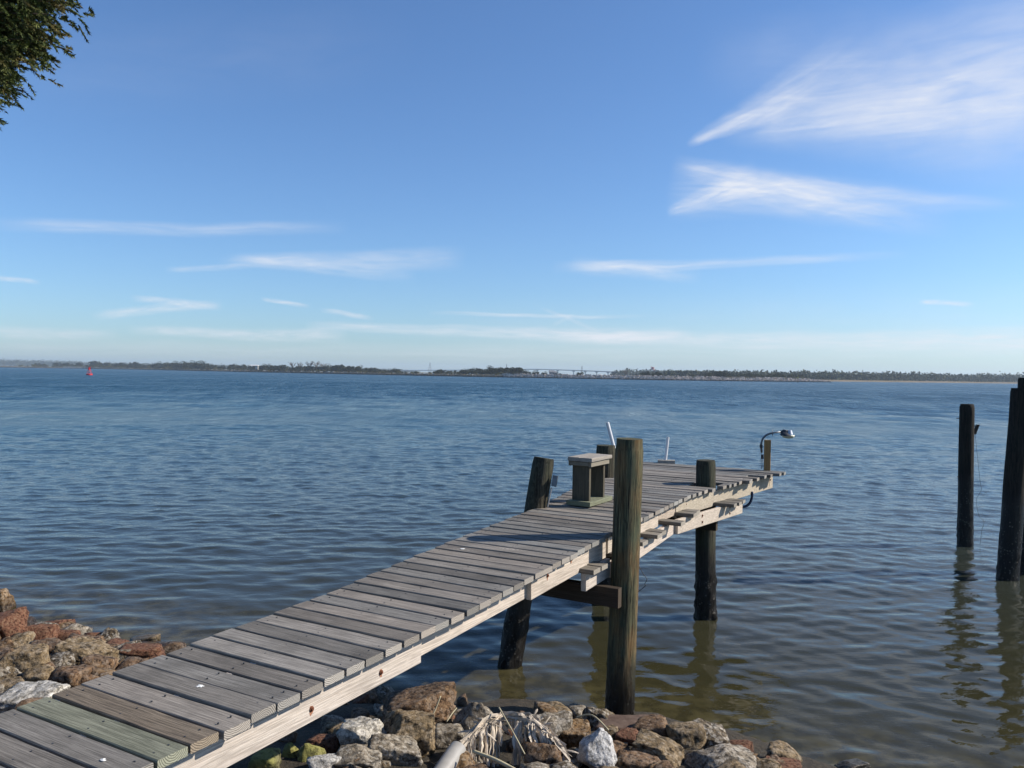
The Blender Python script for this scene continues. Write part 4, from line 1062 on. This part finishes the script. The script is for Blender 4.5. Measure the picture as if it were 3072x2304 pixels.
def make_tree(name, kind, seed):
    fr = random.Random(seed); e = empty(name, (0, 0, 0))
    if kind == 'evergreen':
        m = MB(); m.tube([(0, 0, -.3), (.1, 0, 2.2), (0, .1, 4.2)], [.28, .2, .06], 6)
        for j in range(5):
            a = fr.uniform(0, 6.3); m.tube([(0, 0, 1.2 + j * .4), (math.cos(a) * 1.3, math.sin(a) * 1.3, 2.4 + j * .4)], [.1, .03], 5)
        m.build('trunk', MAT['bark'], e)
        m = MB(); crown(m, (0, 0, 3.0), 4.2, 4.2, 520, .34, fr); crown(m, (0, 0, 1.5), 4.6, 2.0, 240, .34, fr); m.build('crown', MAT['leaf_dark'], e)
    elif kind == 'shrub':
        m = MB(); 
        for j in range(4):
            a = fr.uniform(0, 6.3); m.tube([(0, 0, -.2), (math.cos(a) * .5, math.sin(a) * .5, 1.2)], [.08, .03], 5)
        m.build('stem', MAT['bark'], e)
        m = MB(); crown(m, (0, 0, 1.05), 3.4, 2.0, 300, .26, fr); m.build('crown', MAT['leaf_olive'], e)
    elif kind == 'bare':
        m = MB(); m.tube([(0, 0, -.3), (.1, 0, 2.6), (0, .1, 4.4)], [.3, .2, .1], 6); tw = MB()
        for j in range(11):
            a = fr.uniform(0, 6.3); r_ = fr.uniform(1.2, 3); zz = fr.uniform(5.5, 7.4); a0 = Vector((0, 0, fr.uniform(1.8, 4))); e1 = Vector((math.cos(a) * r_, math.sin(a) * r_, zz))
            m.tube([a0, a0.lerp(e1, .5) + Vector((0, 0, -.2)), e1], [.13, .08, .03], 5)
            for k in range(34):
                p = a0.lerp(e1, fr.uniform(.45, 1)); d_ = Vector((fr.gauss(0, .8), fr.gauss(0, .8), fr.uniform(0, 1))).normalized() * fr.uniform(.4, 1.1)
                sd = d_.orthogonal().normalized() * .05; b = fr.uniform(.8, 1.2); tw.add([p - sd, p + sd, p + d_], [(0, 1, 2)], (b, b, b))
        m.build('trunk', MAT['twigs'], e); tw.build('crown', MAT['twigs'], e)
    return e
def copy_tree(o):
    c_ = o.copy(); COL.objects.link(c_)
    for ch in list(o.children):
        d_ = ch.copy(); COL.objects.link(d_); d_.parent = c_
    return c_
protos = {'evergreen': [make_tree('evergreen_tree', 'evergreen', s_) for s_ in (1, 2, 3)], 'shrub': [make_tree('shrub', 'shrub', s_) for s_ in (4, 5)], 'bare': [make_tree('bare_tree', 'bare', s_) for s_ in (6, 7)]}
used = {id(p): False for v in protos.values() for p in v}
PH = {'evergreen': 5.0, 'shrub': 2.0, 'bare': 7.6}
fr = random.Random(31)
def place(kind, px, top_py, label, group, back=None):
    pr = fr.choice(protos[kind]); b = jpt(px); bk = fr.uniform(6, 40) if back is None else back
    k_ = (b.y + bk) / b.y; x, y = b.x * k_, b.y * k_
    zt_ = at_y(px, top_py, y).z; z0_ = 1.5
    sc = max(.35, (zt_ - z0_) / PH[kind])
    o = pr if not used[id(pr)] else copy_tree(pr); used[id(pr)] = True
    o.location = (x, y, z0_); o.rotation_euler = (0, 0, fr.uniform(0, 6.28)); o.scale = (sc * fr.uniform(1.1, 1.6), sc * 1.1, sc)
    tag(o, label, {'evergreen': 'tree', 'shrub': 'shrub', 'bare': 'tree'}[kind], group)
EV = ('dark evergreen tree in the line of trees behind the breakwater', 'evergreen trees behind the breakwater')
SH = ('low olive shrub growing along the top of the breakwater', 'olive shrubs behind the breakwater')
for (x0, x1, ty, step) in [(112, 140, 1090, 14), (170, 250, 1089, 16), (278, 312, 1083, 12), (318, 420, 1087, 10), (420, 545, 1089, 10), (530, 640, 1087, 9), (640, 750, 1094, 12), (760, 875, 1095, 11),
                           (875, 985, 1098, 12), (985, 1045, 1096, 10), (1045, 1100, 1098, 11), (1100, 1135, 1102, 10), (1140, 1215, 1106, 11), (1218, 1232, 1112, 9), (1245, 1265, 1112, 9), (1292, 1318, 1112, 10), (1312, 1338, 1107, 8),
                           (1345, 1400, 1112, 11), (1392, 1450, 1106, 9), (1450, 1480, 1112, 9), (1480, 1575, 1101, 8), (1560, 1620, 1115, 11), (1637, 1650, 1117, 8), (1672, 1695, 1120, 9), (1735, 1750, 1114, 6),
                           (1900, 1925, 1121, 10), (1935, 1985, 1117, 11), (2120, 2170, 1115, 10), (2170, 2250, 1120, 11), (2250, 2350, 1121, 12), (2365, 2410, 1124, 11)]:
    x = x0
    while x <= x1:
        place('evergreen', x, ty + fr.uniform(-1.5, 5), *EV); x += step * fr.uniform(.75, 1.25)
x = 60
while x < 2400:
    if not (1610 < x < 1860 and fr.random() < .5): place('shrub', x, np.interp(x, [0, 300, 900, 1500, 2400], [1094, 1097, 1109, 1122, 1133]) + fr.uniform(-2, 2.5), *SH, back=fr.uniform(4, 9))
    x += fr.uniform(12, 24)
for (x, ty, lab) in [(893, 1084, 'leftmost of the pale bare trees rising over the evergreens behind the breakwater'), (915, 1086, 'second pale bare tree from the left over the evergreens'), (938, 1081, 'tallest pale bare tree over the evergreens behind the breakwater'),
                (957, 1082, 'pale bare tree just right of the tallest one'), (975, 1086, 'rightmost pale bare tree over the evergreens behind the breakwater'), (640, 1098, 'small pale bare tree left of the shelter on stilts'), (1880, 1106, 'pale bare tree where the bridge meets the right wood'), (2135, 1118, 'pale bare tree among the dark ones near the breakwater end')]:
    place('bare', x, ty, lab, None, back=18)
for v in protos.values():
    for p in v:
        if not used[id(p)]:
            for ch in list(p.children): bpy.data.objects.remove(ch)
            bpy.data.objects.remove(p)
# far woods: one mass each
def wood_mass(pts_px, tops, base_pts, k, step, name, label, mat, q=1.5, n=34):
    m = MB(); fr = random.Random(len(name) + int(tops[0])); px = pts_px[0]
    while px < pts_px[-1]:
        tx = float(np.interp(px, pts_px, [b.x for b in base_pts])) ; tyy = float(np.interp(px, pts_px, [b.y for b in base_pts]))
        for row in range(3):
            kk = k + row * .03 + fr.uniform(0, .02); x, y = tx * kk, tyy * kk
            zt_ = at_y(px, float(np.interp(px, pts_px, tops)), y).z; hh = (zt_ - 1.5) * fr.uniform(.84, 1.03) * (1 - .12 * (2 - row))
            if fr.random() < .03: hh *= 1.12
            crown(m, (x, y, 1.5 + hh * .62), hh * .9, hh * .85, n, q, fr, fr.uniform(.7, 1.2))
            crown(m, (x, y, 1.5 + hh * .22), hh * 1.1, hh * .6, n // 2, q, fr, fr.uniform(.7, 1.2))
        px += step * fr.uniform(.6, 1.4)
    return tag(m.build(name, mat), label, 'wood', kind='stuff')
wood_mass([1960, 2100, 2300, 2490, 2700, 2900, 3072, 3400], [1111, 1111, 1113, 1114, 1117, 1121, 1121, 1124],
          [RW[0] * 1.0, (RW[0] * .66 + RW[1] * .34), RW[1], RW[2], RW[3], RW[4], RW[5], RW[6]], 1.06, 8, 'far_wood', 'grey-green wood along the far shore on the right', MAT['leaf_far'])
wood_mass([-300, 0, 200, 300, 600, 870, 1200, 1240], [1072, 1077, 1081, 1086, 1092, 1099, 1107, 1112],
          [wl(-300, 1095), wl(0, 1099.6), wl(200, 1102.7), wl(300, 1104.2), wl(600, 1109), wl(870, 1113), wl(1200, 1118.2), wl(1240, 1118.8)], 1.06, 4.5, 'far_wood', 'hazy wood low on the horizon at the far left', MAT['leaf_far'], q=2.4, n=30)
wood_mass([1840, 1880, 1960, 2050, 2150], [1112, 1108, 1109, 1112, 1112],
          [wl(1840, 1131), wl(1880, 1131.6), wl(1960, 1132.8), wl(2050, 1134.6), wl(2150, 1136)], 1.03, 8, 'far_wood', 'hazy wood beside the right end of the bridge', MAT['leaf_far'], q=1.9, n=30)

# ------------------------------------------------------------------ bridge
def bridge():
    Yb = 2300.0
    br = empty('bridge', at_y(1612, 1119, Yb) * 1.0); br.location.z = 0; o0 = br.location.copy()
    tag(br, 'long low concrete road bridge on the horizon behind the breakwater', 'bridge')
    prof = [(1210, 1110.5), (1300, 1109.8), (1450, 1108.8), (1560, 1107.0), (1612, 1106.8), (1673, 1108.3), (1721, 1109.8), (1790, 1112.3), (1850, 1115.0)]
    dist = lambda px: Yb + (px - 1612) * (-1.0)
    m = MB(); P = [at_y(px, py, dist(px)) - o0 for px, py in prof]
    for a, b in zip(P[:-1], P[1:]): m.bar(a + Vector((0, 0, -1.2)), b + Vector((0, 0, -1.2)), 11, 2.6, ch=.1)
    m.build('deck', MAT['concrete_far'], br)
    for px in (1335, 1395, 1452, 1505, 1556, 1612, 1673, 1721, 1756, 1790, 1824):
        py = float(np.interp(px, [p[0] for p in prof], [p[1] for p in prof])); p = at_y(px, py, dist(px)) - o0
        m = MB(); w = 2.2
        m.box(p.x - w / 2, p.x + w / 2, p.y - 2, p.y + 2, -1, p.z - 4.6)
        m.add([(p.x - 1.2, p.y - 4, p.z - 5.6), (p.x + 1.2, p.y - 4, p.z - 5.6), (p.x + 1.2, p.y + 4, p.z - 5.6), (p.x - 1.2, p.y + 4, p.z - 5.6), (p.x - 4.4, p.y - 5, p.z - 2.4), (p.x + 4.4, p.y - 5, p.z - 2.4), (p.x + 4.4, p.y + 5, p.z - 2.4), (p.x - 4.4, p.y + 5, p.z - 2.4)],
              [(3, 2, 1, 0), (4, 5, 6, 7), (0, 1, 5, 4), (1, 2, 6, 5), (2, 3, 7, 6), (3, 0, 4, 7)])
        m.build('pier', MAT['concrete_far'], br)
bridge()
def mast(px, top, base, Y, wb, label, cross=True):
    t_ = at_y(px, top, Y); e = empty('pylon', (t_.x, t_.y, 0)); tag(e, label, 'pylon'); h = t_.z; m = MB(); r = .16 * Y / 1200
    for sx in (-1, 1): m.tube([(sx * wb, 0, 0), (sx * .25, 0, h * .97)], [r * 1.3, r], 5)
    m.tube([(0, wb, 0), (0, 0, h)], [r * 1.3, r], 5)
    m.build('legs', MAT['steel_far'], e); m = MB()
    for f in (.2, .4, .58, .74, .87): m.tube([(-wb * (1 - f) - .1, 0, h * f), (wb * (1 - f) + .1, 0, h * f)], r * .7, 4)
    if cross: m.tube([(-wb * .7, 0, h * .9), (wb * .7, 0, h * .9)], r * .8, 4)
    m.build('cross_bars', MAT['steel_far'], e)
mast(1290, 1087, 1110, 1500, 4.0, 'slender three legged pylon left of the bridge on the horizon', False)
mast(1746, 1097, 1120, 900, 1.7, 'small pylon standing in front of the right half of the bridge', False)
mast(1520, 1092, 1110, 1100, .5, 'thin pole above the big evergreen clump before the bridge', False)
# flag
Y = 640; p = at_y(1953, 1098, Y); e = empty('flagpole', (p.x, p.y, 1.2)); tag(e, 'flagpole flying a red and white flag above the trees behind the breakwater', 'flag')
m_ = MB(); m_.tube([(0, 0, 0), (0, 0, p.z - 1.2 + .3)], .12, 6); m_.build('pole', MAT['white_far'], e)
def flag_piece(zs, mat, nm):
    m = MB()
    for (a, b) in zs:
        n = 8
        for i in range(n):
            x0, x1 = .2 + i * .33, .2 + (i + 1) * .33; w0, w1 = math.sin(i * .9) * .25, math.sin((i + 1) * .9) * .25; d0, d1 = -.10 * i, -.10 * (i + 1)
            z1_ = p.z - 1.2 - .5
            m.add([(x0, w0, z1_ + a + d0), (x1, w1, z1_ + a + d1), (x1, w1, z1_ + b + d1), (x0, w0, z1_ + b + d0), (x0, w0 + .03, z1_ + a + d0), (x1, w1 + .03, z1_ + a + d1), (x1, w1 + .03, z1_ + b + d1), (x0, w0 + .03, z1_ + b + d0)], [(0, 1, 2, 3), (7, 6, 5, 4)])
    m.build(nm, mat, e)
flag_piece([(0, -.45), (-.9, -1.3), (-1.75, -2.1)], MAT['red_paint'], 'red_stripes'); flag_piece([(-.45, -.9), (-1.3, -1.75)], MAT['white_far'], 'white_stripes')
# day marker pole near the breakwater tip
p = wl(2393, 1147.6); e = empty('channel_marker', p); tag(e, 'yellow topped channel marker pole in the water near the right end of the breakwater', 'channel marker')
hm = at_y(2393, 1131, p.y).z
m_ = MB(); m_.tube([(0, 0, -1), (0, 0, hm)], .16, 8); m_.build('pole', MAT['dark_far'], e)
m_ = MB(); m_.bar((-.02, 0, hm - .9), (.02, 0, hm + .05), .8, .12, upv=(0, 1, 0), ch=.02); m_.bar((-.5, -.2, hm - .4), (.5, -.2, hm - .4), .06, .9, ch=.02); m_.build('sign_board', MAT['yellow_far'], e)
p = wl(2443, 1146.8) + Vector((0, 2, 0)); m_ = MB(); m_.tube([(0, 0, -.5), (0, 0, 3.2)], .12, 6); m_.box(-.25, .25, -.08, .08, 2.7, 3.4); tag(m_.build('marker_post', MAT['dark_far'], None, loc=p), 'thin dark post on the very end of the breakwater', 'post')

# buoy
p = wl(268, 1125.2); sc = (at_y(268, 1099.5, p.y).z) / 3.2; e = empty('buoy', p); e.scale = (sc, sc, sc)
tag(e, 'red steel channel buoy with a lattice tower floating at the left', 'buoy')
m_ = MB(); m_.tube([(0, 0, -.6), (0, 0, .15), (0, 0, .5), (0, 0, .56)], [1.0, 1.12, 1.12, .95], 20); m_.build('float', MAT['red_paint'], e, autos=35)
m_ = MB()
for a in range(4):
    an = math.pi / 4 + a * math.pi / 2; m_.tube([(math.cos(an) * .85, math.sin(an) * .85, .55), (math.cos(an) * .38, math.sin(an) * .38, 2.2)], .06, 6)
    an2 = an + math.pi / 2
    for (z_, r_) in ((1.1, .69), (1.7, .52)): m_.tube([(math.cos(an) * r_, math.sin(an) * r_, z_), (math.cos(an2) * r_, math.sin(an2) * r_, z_)], .045, 5)
m_.build('tower', MAT['red_paint'], e)
m_ = MB(); m_.box(-.42, .42, -.03, .03, 2.0, 2.95); m_.box(-.03, .03, -.42, .42, 2.0, 2.95); m_.tube([(0, 0, 1.95), (0, 0, 2.05)], .5, 12); m_.tube([(0, 0, 2.9), (0, 0, 3.0)], .4, 12); m_.build('top_cage', MAT['red_paint'], e)
m_ = MB(); m_.tube([(0, 0, 3.0), (0, 0, 3.22)], [.12, .08], 8); m_.build('lantern', MAT['dark_far'], e)

# white footbridge / landing behind the buoy
b = jpt(255); Y = b.y - 3; e = empty('landing_stage', at_y(255, 1104, Y)); e.location.z = 0; o0 = e.location.copy(); tag(e, 'white railed landing stage on the breakwater behind the buoy', 'landing stage')
xa, xb_ = at_y(192, 1104, Y).x - o0.x, at_y(322, 1104, Y).x - o0.x; h = at_y(255, 1099, Y).z
m_ = MB(); m_.box(xa, xa + (xb_ - xa) * .42, -3, 0, h - 3.2, h - 2.6); m_.bar((xa + (xb_ - xa) * .42, -1.5, h - 1.2), (xb_, -1.5, h - 3.0), 2.4, .5); m_.build('walkway', MAT['white_far'], e)
m_ = MB()
for i in range(9):
    f = i / 8; x = xa + (xb_ - xa) * f; zz = h - 1.0 - (1.8 * (f - .42) / .58 if f > .42 else 0); m_.tube([(x, -3, -1), (x, -3, zz)], .22, 5)
m_.tube([(xa, -3, h - 1.0), (xa + (xb_ - xa) * .42, -3, h - 1.0), (xb_, -3, h - 2.6)], .22, 5); m_.build('railing', MAT['white_far'], e)
# shelter on stilts
b = jpt(762); Y = b.y - 1.5; e = empty('shelter', (at_y(762, 1110, Y).x, Y, 0)); tag(e, 'small pale roofed shelter on stilts at the breakwater, left of the bare trees', 'shelter')
w = 13 * Y / F; h = at_y(762, 1095, Y).z
m_ = MB()
for sx in (-1, -.3, .35, 1): m_.tube([(sx * w * .9, -1, -1), (sx * w * .9, -1, h - .5)], .16, 5); m_.tube([(sx * w * .9, 2, -1), (sx * w * .9, 2, h - .5)], .16, 5)
m_.build('stilts', MAT['dark_far'], e)
m_ = MB(); m_.box(-w, w, -1.5, 2.5, h * .38, h * .38 + .3); m_.build('floor', MAT['concrete_far'], e)
m_ = MB(); m_.add([(-w * 1.1, -1.8, h - .7), (w * 1.1, -1.8, h - .7), (w * 1.1, 2.8, h - .7), (-w * 1.1, 2.8, h - .7), (-w * .9, .5, h + .2), (w * .9, .5, h + .2)], [(0, 1, 5, 4), (2, 3, 4, 5), (1, 2, 5), (3, 0, 4), (3, 2, 1, 0)]); m_.build('roof', MAT['white_far'], e)
m_ = MB(); m_.box(w * .35, w * .9, -1.2, 2.2, h * .38 + .3, h - .7); m_.build('wall', MAT['concrete_far'], e)
# houses far behind the gap
MAT['house_pink'] = simple('faded_pink_wall', (.42, .30, .27), .8, var=.05); MAT['house_roof'] = simple('grey_roof', (.20, .20, .21), .8)
for (px, w, h, lab) in ((1655, 9, 4.2, 'faded pinkish house beyond the breakwater under the bridge, the left of two'), (1664, 7, 3.4, 'smaller pinkish house under the bridge, the right of two')):
    Y = 950; p = at_y(px, 1128, Y); e = empty('house', (p.x, p.y, 1.3)); tag(e, lab, 'house')
    m = MB(); m.box(-w / 3, w / 3, -3, 3, 0, h); m.build('wall', MAT['house_pink'], e)
    m = MB(); m.add([(-w / 2.6, -3.5, h), (w / 2.6, -3.5, h), (w / 2.6, 3.5, h), (-w / 2.6, 3.5, h), (-w / 2.6, 0, h + 2), (w / 2.6, 0, h + 2)], [(0, 1, 5, 4), (2, 3, 4, 5), (1, 2, 5), (3, 0, 4), (3, 2, 1, 0)]); m.build('roof', MAT['house_roof'], e)
    for wx in (-w / 5, w / 7):
        m = MB(); m.box(wx, wx + w / 10, -3.06, -3.0, h * .4, h * .75); m.build('window', MAT['dark_far'], e)

# ------------------------------------------------------------------ haze
def haze():
    hz = MB(); hz.box(-6500, 6500, -500, 7500, -5, 70)
    mt = bpy.data.materials.new('haze_air'); mt.use_nodes = True; t = mt.node_tree; t.nodes.clear()
    o = t.nodes.new('ShaderNodeOutputMaterial'); v = t.nodes.new('ShaderNodeVolumePrincipled')
    v.inputs['Color'].default_value = (.72, .87, 1.0, 1); v.inputs['Density'].default_value = HAZE; v.inputs['Anisotropy'].default_value = .2
    t.links.new(v.outputs[0], o.inputs['Volume'])
    ob = hz.build('haze', mt); tag(ob, 'thin pale haze over the water', 'haze', kind='stuff')
HAZE = .00016
haze()
